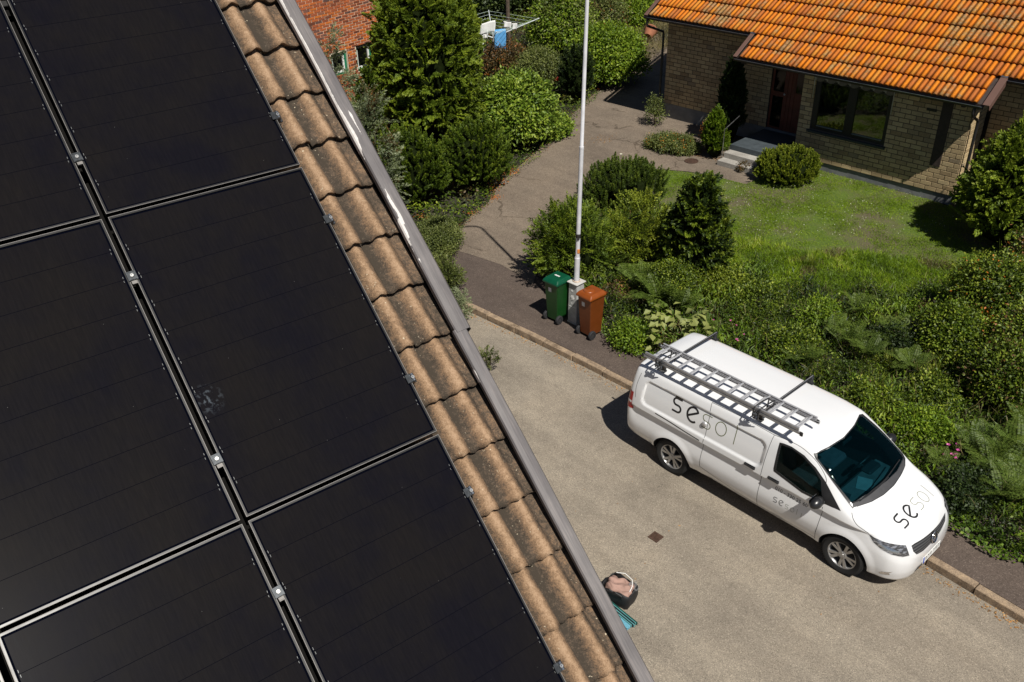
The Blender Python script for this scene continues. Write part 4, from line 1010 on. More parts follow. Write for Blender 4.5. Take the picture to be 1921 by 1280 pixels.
laundry('cloth', lpt(960, 44), lpt(969, 44), .24, M['cloth_w'], 'rightmost small white garment on the rotary dryer', 'laundry')
laundry('cloth', lpt(904, 58), lpt(906, 64), .7, M['cloth_w'], 'narrow white garment at the far left of the dryer', 'laundry')
# wooden post behind the dryer and a clay pot lying by the house corner
tp = (cx+.6, cy+1.0)
mb = MB(); mb.tube([(0, 0, 0), (0, 0, 6)], [.09, .06], 8); o = mb.build('wooden_post', M['bark'], None); o.matrix_basis = Matrix.Translation((tp[0], tp[1], .2)); tag(o, 'dark wooden post behind the blue towel on the dryer', 'post')
pq = ag(1214, 82)
mb = MB(); mb.lathe([(0, 0), (.17, 0), (.27, .42), (.29, .42), (.29, .48), (.25, .48), (.24, .40), (.15, .04), (0, .04)], 24); o = sharp(mb.build('clay_pot', plain('terracotta', (.26, .10, .05), .85, var=.2), None), 40)
o.matrix_basis = Matrix.Translation((pq[0], pq[1], pq[2]+.27)) @ Matrix.Rotation(R(-62), 4, 'X') @ Matrix.Rotation(R(25), 4, 'Y'); tag(o, 'brown clay pot lying on its side by the dry grass at the house corner', 'pot')
# ================================================================ the white van
VM = rz((3.332, 12.697, 0), R(-48.35))
van = empty('white_van', VM, 'white panel van with sesol lettering and a ladder on its roof bars', 'van')
VI = VM.inverted()
TB = np.array([
 # x     zb   sill  zlow ylow  zmax ymax  zbelt ybelt zm   ym   ztop ytop  zsh  ysh   zc
 [-1.050,.40, .78, .50, .82, .78, .835, 1.03,.835, 1.38,.80, 1.66,.735, 1.75,.64, 1.785],
 [-1.030,.36, .84, .50, .875,.78, .89, 1.03,.885, 1.38,.85, 1.70,.77, 1.79,.68, 1.825],
 [-.950, .33, .87, .50, .92, .78, .935, 1.03,.93, 1.38,.885, 1.72,.79, 1.815,.69, 1.855],
 [-.750, .31, .885,.50, .94, .78, .955, 1.03,.948, 1.38,.90, 1.73,.80, 1.835,.70, 1.885],
 [-.200, .30, .89, .50, .945,.78, .962, 1.03,.953, 1.38,.905, 1.74,.805, 1.845,.70, 1.905],
 [1.000, .28, .89, .50, .945,.78, .964, 1.03,.955, 1.38,.905, 1.74,.805, 1.85,.70, 1.91],
 [1.900, .27, .89, .50, .945,.78, .964, 1.03,.953, 1.38,.90, 1.735,.80, 1.84,.695, 1.905],
 [2.300, .27, .89, .50, .942,.78, .962, 1.02,.950, 1.38,.89, 1.70,.785, 1.805,.69, 1.88],
 [2.550, .27, .89, .50, .94, .78, .960, 1.01,.948, 1.33,.89, 1.59,.79, 1.68,.70, 1.775],
 [2.800, .27, .885,.50, .935,.78, .957, 1.00,.944, 1.24,.895, 1.42,.805, 1.50,.73, 1.60],
 [3.100, .26, .88, .50, .93, .77, .950, .97, .935, 1.10,.90, 1.19,.83, 1.26,.765, 1.385],
 [3.300, .25, .88, .49, .925,.75, .94, .93, .922, 1.01,.895, 1.07,.845, 1.115,.775, 1.235],
 [3.450, .24, .875,.48, .915,.73, .925, .89, .905, .965,.88, 1.02,.83, 1.06,.75, 1.135],
 [3.600, .23, .86, .46, .895,.70, .90, .85, .878, .92, .85, .975,.795, 1.015,.71, 1.09],
 [3.800, .22, .82, .44, .85, .66, .85, .79, .815, .85, .78, .90, .72, .94, .62, 1.02],
 [3.930, .22, .74, .42, .775,.60, .77, .72, .725, .77, .69, .81, .63, .85, .52, .935],
 [4.020, .23, .62, .41, .66, .56, .65, .65, .60, .69, .56, .73, .50, .76, .40, .83],
 [4.075, .27, .46, .40, .50, .52, .49, .59, .44, .62, .40, .65, .35, .67, .28, .71],
 [4.098, .36, .22, .42, .25, .49, .24, .53, .21, .55, .19, .565,.16, .575,.12, .59]])
for _c in (9, 11, 13, 15):
    TB[:, _c] = np.where(TB[:, _c] > 1.0, 1+(TB[:, _c]-1)*.91, TB[:, _c])
def pchip(xs, ys, x):
    h = np.diff(xs); d = np.diff(ys)/h; m = np.zeros(len(xs))
    for i in range(1, len(xs)-1):
        if d[i-1]*d[i] > 0:
            w1, w2 = 2*h[i]+h[i-1], h[i]+2*h[i-1]; m[i] = (w1+w2)/(w1/d[i-1]+w2/d[i])
    m[0], m[-1] = d[0], d[-1]
    k = np.clip(np.searchsorted(xs, x)-1, 0, len(xs)-2); t = (x-xs[k])/h[k]
    return ((1+2*t)*(1-t)**2)*ys[k]+t*(1-t)**2*h[k]*m[k]+t*t*(3-2*t)*ys[k+1]+t*t*(t-1)*h[k]*m[k+1]
NXs = np.unique(np.concatenate([np.linspace(-1.05, -.85, 14), np.linspace(-.85, 3.5, 150), np.linspace(3.5, 4.098, 46)]))
COLS = [pchip(TB[:, 0], TB[:, k], NXs) for k in range(1, 16)]
seg_n = [3, 2, 7, 12, 18, 18, 18, 8, 8, 6]
def ringpts(i):
    zb, sill, zl, yl, zx, yx, zbt, ybt, zm, ym_, zt_, yt, zs, ys_, zc = [c[i] for c in COLS]
    K = [(0, zb), (sill-.06, zb), (sill, zb+.055), (yl, zl), (yx, zx), (ybt, zbt), (ym_, zm), (yt, zt_), (ys_, zs), (ys_*.5, zs+(zc-zs)*.78), (0, zc)]
    K = np.array(K); out = []
    for s in range(10):
        p0 = K[max(s-1, 0)] if s else np.array((-K[1][0], K[1][1])); p1, p2 = K[s], K[s+1]; p3 = K[s+2] if s < 9 else np.array((-K[9][0], K[9][1]))
        for j in range(seg_n[s]):
            t = j/seg_n[s]
            if s in (0, 1): q = p1+(p2-p1)*t
            else:
                a1 = (p2-p0)/2; a2 = (p3-p1)/2; L = np.linalg.norm(p2-p1)
                a1 = a1/max(np.linalg.norm(a1), 1e-6)*L*.9; a2 = a2/max(np.linalg.norm(a2), 1e-6)*L*.9
                if s == 2: a1 = (p2-p1)
                q = (2*t**3-3*t*t+1)*p1+(t**3-2*t*t+t)*a1+(-2*t**3+3*t*t)*p2+(t**3-t*t)*a2
            out.append(q)
    out.append(K[10]); return np.array(out)
def sstep(a, b, x): t = np.clip((x-a)/(b-a), 0, 1); return t*t*(3-2*t)
rings = []
for i, x in enumerate(NXs):
    P = ringpts(i); n = len(P); X = np.full(n, x)
    y, z = P[:, 0].copy(), P[:, 1].copy()
    wr = 1-sstep(-1.05, -.2, x); X = X+wr*np.maximum(0, z-.9)*.11
    side = sstep(.72, .80, y)
    # shoulder crease along the flank
    fade = sstep(-1.0, -.8, x)*(1-sstep(3.15, 3.75, x)); zc0 = 1.0-.02*sstep(2.2, 3.2, x)*2
    y -= side*fade*.030*sstep(zc0+.012, zc0-.035, z)*(1-sstep(zc0-.05, zc0-.30, z)) if False else side*fade*.046*(1-sstep(zc0-.040, zc0+.006, z))*sstep(zc0-.40, zc0-.05, z)
    # recessed cargo side panels
    zlo = 1.10; zhi = 1.565; xlo, xhi = -.74, 1.70
    cx0, cz0 = (xlo+xhi)/2, (zlo+zhi)/2; rr_ = .13
    qx = abs(x-cx0)-(xhi-xlo)/2+rr_; qz = np.abs(z-cz0)-(zhi-zlo)/2+rr_
    sdf = np.minimum(np.maximum(qx, qz), 0)+np.hypot(np.maximum(qx, 0), np.maximum(qz, 0))-rr_
    y -= side*.030*(1-sstep(-.032, 0.0, sdf))*(z > 1.0)
    # wheel arch flares
    for wx in (0, 3.2):
        dd = np.hypot(x-wx, z-.335); y += side*.016*(1-sstep(.405, .52, dd))*(z > .2)
    # lower sill crease
    y -= side*.012*(1-sstep(.33, .40, z))*sstep(.6, .8, x)*(1-sstep(2.5, 2.7, x))
    rings.append(np.stack([X, -y, z], 1))
nh = len(rings[0]); ringV = []
for r in rings:
    L = r.copy(); Rr = r[1:-1][::-1].copy(); Rr[:, 1] *= -1
    ringV.append(np.vstack([L, Rr]))
nr = len(ringV[0]); Vb = np.vstack(ringV); Fb = []
for i in range(len(rings)-1):
    for k in range(nr): Fb.append((i*nr+k, (i+1)*nr+k, (i+1)*nr+(k+1) % nr, i*nr+(k+1) % nr))
Fb.append(tuple(range(nr))); Fb.append(tuple((len(rings)-1)*nr+k for k in range(nr-1, -1, -1)))
bmB = [tuple(map(float, v)) for v in Vb]
BV = BVHTree.FromPolygons([Vector(v) for v in bmB], Fb)
camL = VI @ Vector((0, 0, CH))
def vp(px, py, off=.0):
    d = (VI.to_3x3() @ Vector(ray(px, py))).normalized(); h, nn, _, _ = BV.ray_cast(camL, d)
    return None if h is None else h+nn*off*(1 if nn.dot(d) < 0 else -1)
def densify(pts, res, closed=True):
    out = []; n = len(pts)
    for i in range(n if closed else n-1):
        a, b = Vector(pts[i]), Vector(pts[(i+1) % n]); m = max(1, int((b-a).length/res))
        out += [a.lerp(b, k/m) for k in range(m)]
    if not closed: out.append(Vector(pts[-1]))
    return out
def cr(pts, n=8):                                       # open catmull-rom
    P = [Vector(p) for p in pts]; P = [P[0]*2-P[1]]+P+[P[-1]*2-P[-2]]; out = []
    for i in range(1, len(P)-2):
        for k in range(n):
            t = k/n; out.append(.5*((2*P[i])+(P[i+1]-P[i-1])*t+(2*P[i-1]-5*P[i]+4*P[i+1]-P[i+2])*t*t+(-P[i-1]+3*P[i]-3*P[i+1]+P[i+2])*t**3))
    out.append(P[-2]); return out
def cast(p, nrm, off):
    best = None
    for s in (1, -1):
        h, nn, _, _ = BV.ray_cast(p+nrm*.35*s, -nrm*s, .8)
        if h is not None:
            dd = (h-p).length
            if best is None or dd < best[0]: best = (dd, h, nn)
    if best is None: return p
    h, nn = best[1], best[2]
    if nn.dot(nrm) < 0: nn = -nn
    return h+nn*off
def fitplane(P):
    c = sum(P, Vector())/len(P); n = Vector()
    for i in range(len(P)): n += (P[i]-c).cross(P[(i+1) % len(P)]-c)
    n.normalize()
    if n.dot(c-Vector((1.5, 0, .6))) < 0: n = -n
    a = Vector((1, 0, 0)) if abs(n.x) < .8 else Vector((0, 1, 0)); u = n.cross(a).normalized(); return c, n, u, n.cross(u)
def patch(name, out3, mat, off=.003, res=.04, parent=None, thick=0, mirror=False, smooth=True):
    P = densify(out3, res); c, n, u, v = fitplane(P)
    P2 = [Vector(((p-c).dot(u), (p-c).dot(v))) for p in P]
    xs = [p.x for p in P2]; ys = [p.y for p in P2]; grid_ = []
    def inside(q):
        r = False
        for i in range(len(P2)):
            a, b = P2[i], P2[i-1]
            if (a.y > q[1]) != (b.y > q[1]) and q[0] < (b.x-a.x)*(q[1]-a.y)/(b.y-a.y)+a.x: r = not r
        return r
    x = min(xs)+res/2
    while x < max(xs):
        y = min(ys)+res/2
        while y < max(ys):
            if inside((x, y)) and min((Vector((x, y))-p).length for p in P2) > res*.45: grid_.append(Vector((x, y)))
            y += res
        x += res
    r = delaunay_2d_cdt(P2+grid_, [(i, (i+1) % len(P2)) for i in range(len(P2))], [], 0, 1e-6)
    V = []; 
    for q in r[0]: V.append(cast(c+u*q.x+v*q.y, n, off))
    F = [f for f in r[2] if len(f) == 3 and inside(((r[0][f[0]]+r[0][f[1]]+r[0][f[2]])/3))]
    F = [tuple(f) for f in F]
    res_ = []
    for mm in ((False, True) if mirror else (False,)):
        mb = MB(); VV = [Vector((p.x, -p.y, p.z)) for p in V] if mm else V
        FF = []
        for f in F:
            nn = (VV[f[1]]-VV[f[0]]).cross(VV[f[2]]-VV[f[0]]); nm = Vector((n.x, -n.y, n.z)) if mm else n
            FF.append(f if nn.dot(nm) > 0 else tuple(reversed(f)))
        mb.add(VV, FF, 0, .5); o = mb.build(name, mat, parent, smooth)
        if thick: s = o.modifiers.new('t', 'SOLIDIFY'); s.thickness = thick; s.offset = -1
        res_.append(o)
    return res_[0] if not mirror else res_
def ribbon(name, path3, w, mat, off=.002, res=.02, parent=None, mirror=False, nrm=None, mb=None, closed=False):
    """narrow strip lying on the body along a 3d path"""
    P = densify(path3, res, closed); L = len(P); V = []
    for i, p in enumerate(P):
        d = ((P[(i+1) % L]-P[i-1]) if closed else (P[min(i+1, L-1)]-P[max(i-1, 0)])).normalized()
        loc, nn, _, _ = BV.find_nearest(p)
        if nrm is not None: nn = nrm
        elif nn.dot(p-Vector((1.5, 0, .6))) < 0: nn = -nn
        s = d.cross(nn).normalized()*w/2
        for q in (p+s, p-s):
            l2, n2, _, _ = BV.find_nearest(q)
            if n2.dot(nn) < 0: n2 = -n2
            V.append(l2+n2*off)
    F = [(2*i, 2*i+1, (2*i+3) % (2*L), (2*i+2) % (2*L)) for i in range(L if closed else L-1)]
    outs = []
    for mm in ((False, True) if mirror else (False,)):
        m2 = mb or MB(); VV = [Vector((p.x, -p.y, p.z)) for p in V] if mm else V
        m2.add(VV, F if mm else [tuple(reversed(f)) for f in F], 0, .5)
        if mb is None: outs.append(m2.build(name, mat, parent, True))
    return outs
def pxo(pts, origin, scale):                             # zoomed picture coordinates -> points on the body
    return [q for q in (vp(origin[0]+x/scale, origin[1]+y/scale) for x, y in pts) if q is not None]
PAINT, nt, b = newmat('white_car_paint', .25, (.72, .725, .73), 0, .5)
b.inputs['Coat Weight'].default_value = 1; b.inputs['Coat Roughness'].default_value = .03
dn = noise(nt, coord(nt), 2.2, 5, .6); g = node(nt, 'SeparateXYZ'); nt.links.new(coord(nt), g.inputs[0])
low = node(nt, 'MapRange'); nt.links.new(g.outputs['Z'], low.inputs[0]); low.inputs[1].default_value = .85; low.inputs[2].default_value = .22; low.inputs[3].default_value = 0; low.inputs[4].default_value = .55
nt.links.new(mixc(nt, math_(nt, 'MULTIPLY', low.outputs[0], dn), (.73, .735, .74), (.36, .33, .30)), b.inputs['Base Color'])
BLK = plain('black_plastic', (.016, .016, .017), .45, var=.15); SEAM = plain('panel_gap', (.03, .03, .032), .7, var=.1)
CAV = plain('cabin_black', (.012, .012, .013), .85); CHR = plain('chrome', (.7, .7, .72), .12, 1, var=.05)
INK = plain('black_lettering', (.012, .012, .014), .4, var=.1); INK2 = plain('olive_lettering', (.10, .115, .03), .45, var=.1)
z1 = ((1100, 580), 2.34); z5 = ((1520, 760), 6.095); z7 = ((1500, 940), 6.861); zc_ = ((1420, 850), 10.6)
screen = pxo([(20, 565), (190, 490), (380, 370), (500, 230), (572, 84), (700, 190), (850, 330), (980, 460), (1085, 590), (1085, 700), (1040, 800), (960, 920), (840, 1030), (700, 1110), (485, 1183), (250, 870)], *z5)
glassO = pxo([(50, 568), (205, 500), (390, 378), (510, 240), (575, 112), (700, 218), (850, 358), (980, 490), (1062, 600), (990, 752), (870, 868), (740, 958), (600, 1046), (478, 1125), (260, 858)], *z5)
# make the screen symmetric
def symm(P):
    Q = [Vector((p.x, p.y, p.z)) for p in P]; return Q
sideO = pxo([(850, 583), (900, 603), (958, 643), (1008, 697), (1050, 757), (1118, 887), (1040, 852), (945, 805), (820, 710)], *z1)
sideG = pxo([(856, 596), (900, 612), (952, 650), (998, 700), (1030, 752), (1036, 838), (945, 795), (832, 706)], *z1)
def mir(P): return [Vector((p.x, -p.y, p.z)) for p in P]
if False:
    pass
bodyo = MB(); bodyo.add(bmB, Fb, 0, .5); body = bodyo.build('body', [PAINT, CAV], None, True)
def cutter(poly3, nrm, d0, d1, mi=1):
    vs0 = [p+nrm*d0 for p in poly3]; vs1 = [p+nrm*d1 for p in poly3]; n = len(poly3)
    bm = bmesh.new(); v0 = [bm.verts.new(v) for v in vs0]; v1 = [bm.verts.new(v) for v in vs1]
    bm.faces.new(v0); bm.faces.new(list(reversed(v1)))
    for i in range(n): bm.faces.new((v0[(i+1) % n], v0[i], v1[i], v1[(i+1) % n]))
    bmesh.ops.triangulate(bm, faces=bm.faces); bmesh.ops.recalc_face_normals(bm, faces=bm.faces)
    me = bpy.data.meshes.new('cut'); bm.to_mesh(me); bm.free(); me.materials.append(CAV)
    o = bpy.data.objects.new('cut', me); col.objects.link(o); return o
cuts = []
c, n, u, v = fitplane(densify(glassO, .05)); flatp = [p-n*((p-c).dot(n)) for p in glassO]
cuts.append(cutter(flatp, n, .16, -.50))
sp2 = [Vector((p.x, 0, p.z)) for p in sideG]; cuts.append(cutter(sp2, Vector((0, 1, 0)), -1.3, 1.3))
cav = [Vector(p) for p in ((1.25, 0, .72), (3.08, 0, .72), (3.08, 0, .98), (2.74, 0, 1.26), (2.33, 0, 1.53), (1.25, 0, 1.55))]
cuts.append(cutter(cav, Vector((0, 1, 0)), -.74, .74))
for wx in (0, 3.2):
    for s in (-1, 1):
        mb = MB(); mb.lathe([(0, -.25), (.392, -.25), (.392, .25), (0, .25)], 48, Matrix.Translation((wx, s*.84, .335)) @ Matrix.Rotation(R(90), 4, 'X')); k = mb.build('cut', CAV)
        bm = bmesh.new(); bm.from_mesh(k.data); bmesh.ops.remove_doubles(bm, verts=bm.verts, dist=1e-5); bmesh.ops.recalc_face_normals(bm, faces=bm.faces); bm.to_mesh(k.data); bm.free(); cuts.append(k)
for k in cuts:
    md = body.modifiers.new('b', 'BOOLEAN'); md.operation = 'DIFFERENCE'; md.object = k; md.solver = 'EXACT'
    try: md.material_mode = 'TRANSFER'
    except Exception: pass
dg = bpy.context.evaluated_depsgraph_get(); me2 = bpy.data.meshes.new_from_object(body.evaluated_get(dg)); body.modifiers.clear()
body.data = me2; me2.name = 'body'; body.parent = van
for k in cuts: bpy.data.objects.remove(k)
sharp(body, 38)
# glass, trim, seams
patch('windscreen', glassO, M['carglass'], .002, .05, van)
def ringpatch(name, outer, inner, mat, off, parent, mirror=False):
    """frame between two outlines, lying on the body"""
    n = 72
    def resamp(P):
        D = densify(P, .01); L = [0]
        for i in range(len(D)): L.append(L[-1]+(D[(i+1) % len(D)]-D[i]).length)
        return D, L
    c, nn, u, v = fitplane(densify(outer, .03))
    def angsort(P):
        D = densify(P, .01); A = sorted(((math.atan2((p-c).dot(v), (p-c).dot(u)), p) for p in D), key=lambda t: t[0]); return A
    A, B = angsort(outer), angsort(inner); V = []
    for k in range(n):
        w = -math.pi+2*math.pi*(k+.5)/n
        a = min(A, key=lambda t: abs(t[0]-w))[1]; b_ = min(B, key=lambda t: abs(t[0]-w))[1]
        V += [cast(a, nn, off), cast(b_, nn, off)]
    F = [(2*k, (2*k+2) % (2*n), (2*k+3) % (2*n), 2*k+1) for k in range(n)]
    for mm in ((False, True) if mirror else (False,)):
        mb = MB(); mb.add([Vector((p.x, -p.y, p.z)) if mm else p for p in V], [tuple(reversed(f)) for f in F] if mm else F, 0, .5); mb.build(name, mat, parent)
ringpatch('windscreen_surround', screen, glassO, BLK, .004, van)
sg = patch('side_window', sideG, M['sideglass'], .001, .05, van, mirror=True)
ringpatch('side_window_trim', sideO, sideG, BLK, .003, van, mirror=True)
tri = pxo([(1036, 760), (1118, 887), (1042, 850)], *z1)
patch('quarter_trim', tri, BLK, .0035, .04, van, mirror=True)
lines = {
 'front_door_rear': ([(826, 553), (800, 612), (772, 700), (758, 780), (752, 862)], z1),
 'front_door_front': ([(1038, 868), (1022, 930), (1002, 1008)], z1),
 'front_door_top': ([(826, 553), (900, 583), (955, 615), (1010, 668), (1050, 735), (1052, 775)], z1),
 'slide_rear': ([(553, 410), (545, 460), (520, 560), (503, 640), (497, 690)], z1),
 'slide_top': ([(553, 410), (690, 478), (826, 553)], z1),
 'sill': ([(497, 690), (620, 775), (752, 858), (880, 940), (1002, 1003)], z1),
 'rear_pillar': ([(600, 0), (540, 150), (525, 290)], ((1110, 700), 6.4)),
 'hood': ([(672, 150), (690, 230), (740, 310), (820, 370), (890, 418)], z7)}
gm = MB()
for k, (pts, zz) in lines.items():
    P = cr(pxo(pts, *zz), 6); ribbon('panel_gap', P, .0075, SEAM, .0012, .02, None, mb=gm); 
    Pm = mir(P); V0 = len(gm.v); ribbon('panel_gap', Pm, .0075, SEAM, .0012, .02, None, mb=gm)
gm.build('panel_gaps', SEAM, van)
# upper shadow gap over the recessed panel, sliding rail slot
P = cr(pxo([(302, 457), (360, 492), (430, 537), (495, 577)], *z1), 6); ribbon('slide_rail', P, .020, BLK, .001, .02, van)
# black handles
def handle(pts, name='door_handle'):
    P = pxo(pts, *z1); c = sum(P, Vector())/len(P)
    for s in (1, -1):
        e0 = Vector((c.x, s*c.y, c.z)); mb = MB(); sg_ = -1 if c.y*s < 0 else 1
        mb.box(e0+Vector((0, sg_*.022, .0)), (.20, .022, .036), Matrix.Rotation(R(3), 3, 'Y'), cham=.009); mb.box(e0+Vector((.07, sg_*.010, 0)), (.035, .03, .03)); mb.box(e0+Vector((-.07, sg_*.010, 0)), (.035, .03, .03))
        mb.box(e0+Vector((0, sg_*.003, -.0)), (.19, .006, .055), cham=.002)
        mb.build(name, BLK, van)
handle([(718, 688)]); handle([(822, 750)])
# lock on the sliding door
c = pxo([(522, 503)], *z1)[0]; mb = MB()
mb.lathe([(.046, 0), (.046, .022), (.040, .036), (.02, .043), (0, .044)], 24, Matrix.Translation(c) @ Matrix.Rotation(R(90), 4, 'X') @ Matrix.Rotation(0, 4, 'Z')); sharp(mb.build('door_lock', plain('satin_lock', (.6, .6, .6), .35, .5), van), 50)
# wheels
TY, nt, b = newmat('tyre_rubber', .8, (.018, .018, .018), 0, .3); bump(nt, b, noise(nt, coord(nt), 60, 4), .3, .004)
RIM = plain('silver_alloy', (.42, .42, .42), .32, .75, var=.08); RIMD = plain('rim_shadow_metal', (.06, .06, .06), .5, .5)
def make_wheel():
    mb = MB(); mb.lathe([(.225, -.09), (.25, -.105), (.30, -.108), (.326, -.095), (.336, -.07), (.336, .07), (.326, .095), (.30, .108), (.25, .105), (.225, .09)], 56)
    for k in range(56):
        a = 2*math.pi*k/56
        for zz, s in ((.082, 1), (-.082, 1)): mb.box((.331*math.cos(a), .331*math.sin(a), zz), (.014, .02, .028), Matrix.Rotation(a, 3, 'Z'))
    t = sharp(mb.build('wheel', TY, van), 30)
    mb = MB(); mb.lathe([(.205, -.08), (.205, .06), (.216, .088), (.228, .094), (.230, .088), (.222, .06)], 56); mb.lathe([(0, .0), (.206, .0)], 56, None, 1); r = sharp(mb.build('rim', [RIM, RIMD], t), 40)
    mb = MB()
    for k in range(5):
        for dl in (-.135, .135):
            a = 2*math.pi*k/5+dl; a2 = 2*math.pi*k/5+dl*1.55; u = Vector((math.cos(a), math.sin(a), 0)); u2 = Vector((math.cos(a2), math.sin(a2), 0)); s = Vector((-math.sin(a), math.cos(a), 0))
            p0 = u*.05; p1 = u2*.213
            V = [p0-s*.017+Vector((0, 0, .072)), p0+s*.017+Vector((0, 0, .072)), p1+s*.024+Vector((0, 0, .086)), p1-s*.024+Vector((0, 0, .086))]
            V += [q-Vector((0, 0, .03)) for q in V]; mb.add(V, [(0, 1, 2, 3), (7, 6, 5, 4), (0, 4, 5, 1), (1, 5, 6, 2), (2, 6, 7, 3), (3, 7, 4, 0)])
    mb.build('spokes', RIM, t)
    mb = MB(); mb.lathe([(.068, .05), (.068, .074), (.055, .082), (.03, .084), (.028, .09), (0, .091)], 28)
    for k in range(5): a = 2*math.pi*(k+.5)/5; mb.lathe([(.009, .07), (.009, .088), (0, .088)], 8, Matrix.Translation((.052*math.cos(a), .052*math.sin(a), 0)), 0)
    sharp(mb.build('hub_cap', RIM, t), 40)
    return t
w0 = make_wheel(); allw = [w0]+[copytree(w0, van) for _ in range(3)]
for o, (x, s, a) in zip(allw, ((0, -1, .3), (3.2, -1, 1.1), (0, 1, 0), (3.2, 1, .5))):
    o.matrix_basis = Matrix.Translation((x, s*.815, .336)) @ Matrix.Rotation(R(90)*(-s), 4, 'X') @ Matrix.Rotation(a, 4, 'Z')
# lamps
hl = pxo([(888, 418), (960, 470), (1100, 530), (1250, 560), (1368, 571), (1412, 703), (1320, 720), (1180, 690), (1050, 620), (950, 530)], *z7)
HL, nt, b = newmat('headlamp_reflector', .2, (.05, .05, .055), .6, .6)
f = ramp(nt, noise(nt, coord(nt, 'Object', 1, (9, 9, 40)), 1.4, 2, .4), [(.42, (.01, .01, .012)), (.5, (.10, .10, .11)), (.6, (.55, .56, .6))]); nt.links.new(f, b.inputs['Base Color'])
hls = patch('headlight', hl, HL, .002, .03, van, mirror=True)
hl2 = pxo([(1000, 560), (1080, 568), (1180, 610), (1270, 650), (1300, 690), (1190, 668), (1080, 612)], *z7)
for o, P in zip(hls, (hl2, mir(hl2))):
    patch('projector', P, CHR, .006, .03, o)
    patch('lamp_cover', [p for p in (hl if P is hl2 else mir(hl))], M['lampglass'], .012, .04, o)
tl = pxo([(492, 228), (522, 236), (520, 430), (478, 408)], (1110, 700), 6.4)
if len(tl) < 3 or max((a_-b_).length for a_ in tl for b_ in tl) > .8: tl = [Vector((-.97, -.90, 1.2)), Vector((-.9, -.93, 1.2)), Vector((-.88, -.94, .85)), Vector((-1.0, -.9, .85))]
REDL = plain('red_tail_lamp', (.35, .006, .008), .15, var=.2, scale=30)
tlz = [p.z for p in tl]; zt0, zt1 = min(tlz), max(tlz)
tlp = [Vector((-1.0, -.86, zt1)), Vector((-.9, -.925, zt1)), Vector((-.885, -.93, zt0)), Vector((-1.03, -.82, zt0))]
TLs = patch('tail_light', tlp, REDL, .006, .03, van, mirror=True)
for o in TLs: patch('reflector_strip', [Vector((-1.01, (-.85), zt0+.12)), Vector((-.9, -.925, zt0+.12)), Vector((-.9, -.925, zt0+.16)), Vector((-1.01, -.85, zt0+.16))] if o is TLs[0] else mir([Vector((-1.01, -.85, zt0+.12)), Vector((-.9, -.925, zt0+.12)), Vector((-.9, -.925, zt0+.16)), Vector((-1.01, -.85, zt0+.16))]), M['whitepaint'], .008, .03, o)
# grille with star, number plate, fog lamp trims
gr = pxo([(1437, 577), (1480, 545), (1560, 500), (1700, 392), (1800, 282), (1872, 150), (1872, 250), (1800, 400), (1690, 540), (1590, 640), (1505, 688), (1462, 650)], *z7)
GR, nt, b = newmat('grille_plastic', .5, (.03, .03, .03)); wv = node(nt, 'TexWave', wave_type='BANDS', bands_direction='Z'); wv.inputs['Scale'].default_value = 9; wv.inputs['Distortion'].default_value = 0
nt.links.new(coord(nt), wv.inputs['Vector']); nt.links.new(ramp(nt, wv.outputs[0], [(.3, (.012, .012, .013)), (.6, (.07, .07, .072))]), b.inputs['Base Color'])
zs_g = [p.z for p in gr]; gz0, gz1 = min(zs_g), max(zs_g)
yg = max(abs(p.y) for p in gr)
gf = [Vector((4.0, y, z)) for y, z in [(-yg*.96, gz0+(gz1-gz0)*.75), (-yg*.8, gz1-.02), (-yg*.35, gz1+.0), (yg*.35, gz1), (yg*.8, gz1-.02), (yg*.96, gz0+(gz1-gz0)*.75), (yg*.86, gz0+.02), (yg*.4, gz0-.015), (-yg*.4, gz0-.015), (-yg*.86, gz0+.02)]]
grl = patch('grille', gr, GR, .004, .03, van)
sc_ = pxo([(1722, 462)], *z7)[0]; sn = BV.find_nearest(sc_)[1]; sn = sn if sn.x > 0 else -sn
sn = (sn*.6+Vector((1, 0, .2))*.4).normalized(); sm = Matrix.Translation(sc_+sn*.02) @ sn.to_track_quat('Z', 'X').to_matrix().to_4x4()
mb = MB(); mb.tube([sm @ Vector((.082*math.cos(2*math.pi*k/24), .082*math.sin(2*math.pi*k/24), 0)) for k in range(24)], .009, 8, closed=True)
upL = (sm.to_3x3().inverted() @ Vector((0, 0, 1))); a0 = math.atan2(upL.y, upL.x)
for k in range(3):
    a = a0+2*math.pi*k/3; mb.tube([sm @ Vector((0, 0, .006)), sm @ Vector((.078*math.cos(a), .078*math.sin(a), 0))], [.015, .004], 6)
sharp(mb.build('star_emblem', CHR, grl), 40)
mb = MB(); mb.lathe([(.092, -.02), (.092, -.006), (0, -.006)], 24, sm); mb.build('emblem_backing', BLK, grl)
pc = Vector((4.10, 0, .43)); pr_ = Matrix.Rotation(R(-6), 3, 'Y'); mb = MB(); mb.box(pc, (.012, .52, .112), pr_, cham=.002); npo = mb.build('number_plate', M['whitepaint'], van)
mb = MB(); mb.box(pc+Vector((.0065, -.238, 0)), (.002, .04, .106), pr_); mb.build('blue_band', plain('plate_blue', (.01, .06, .4), .5), npo)
mb = MB()
for q in range(6):
    y = -.175+q*.072+(.02 if q > 2 else 0); c0 = pc+Vector((.0072, y, 0))
    for (dy, dz, wy, wz) in ((-.018, 0, .008, .07), (.018, 0, .008, .07), (0, .031, .03, .008), (0, -.031 if q % 2 else 0, .03, .008)): mb.box(c0+Vector((0, dy, dz)), (.001, wy, wz), pr_)
mb.build('plate_characters', INK, npo)
fg = pxo([(1022, 912), (1060, 905), (1160, 915), (1200, 912), (1150, 930), (1165, 952), (1100, 945), (1040, 932)], *z7)
if len(fg) > 5: patch('fog_lamp_trim', fg, CHR, .003, .02, van, mirror=True)
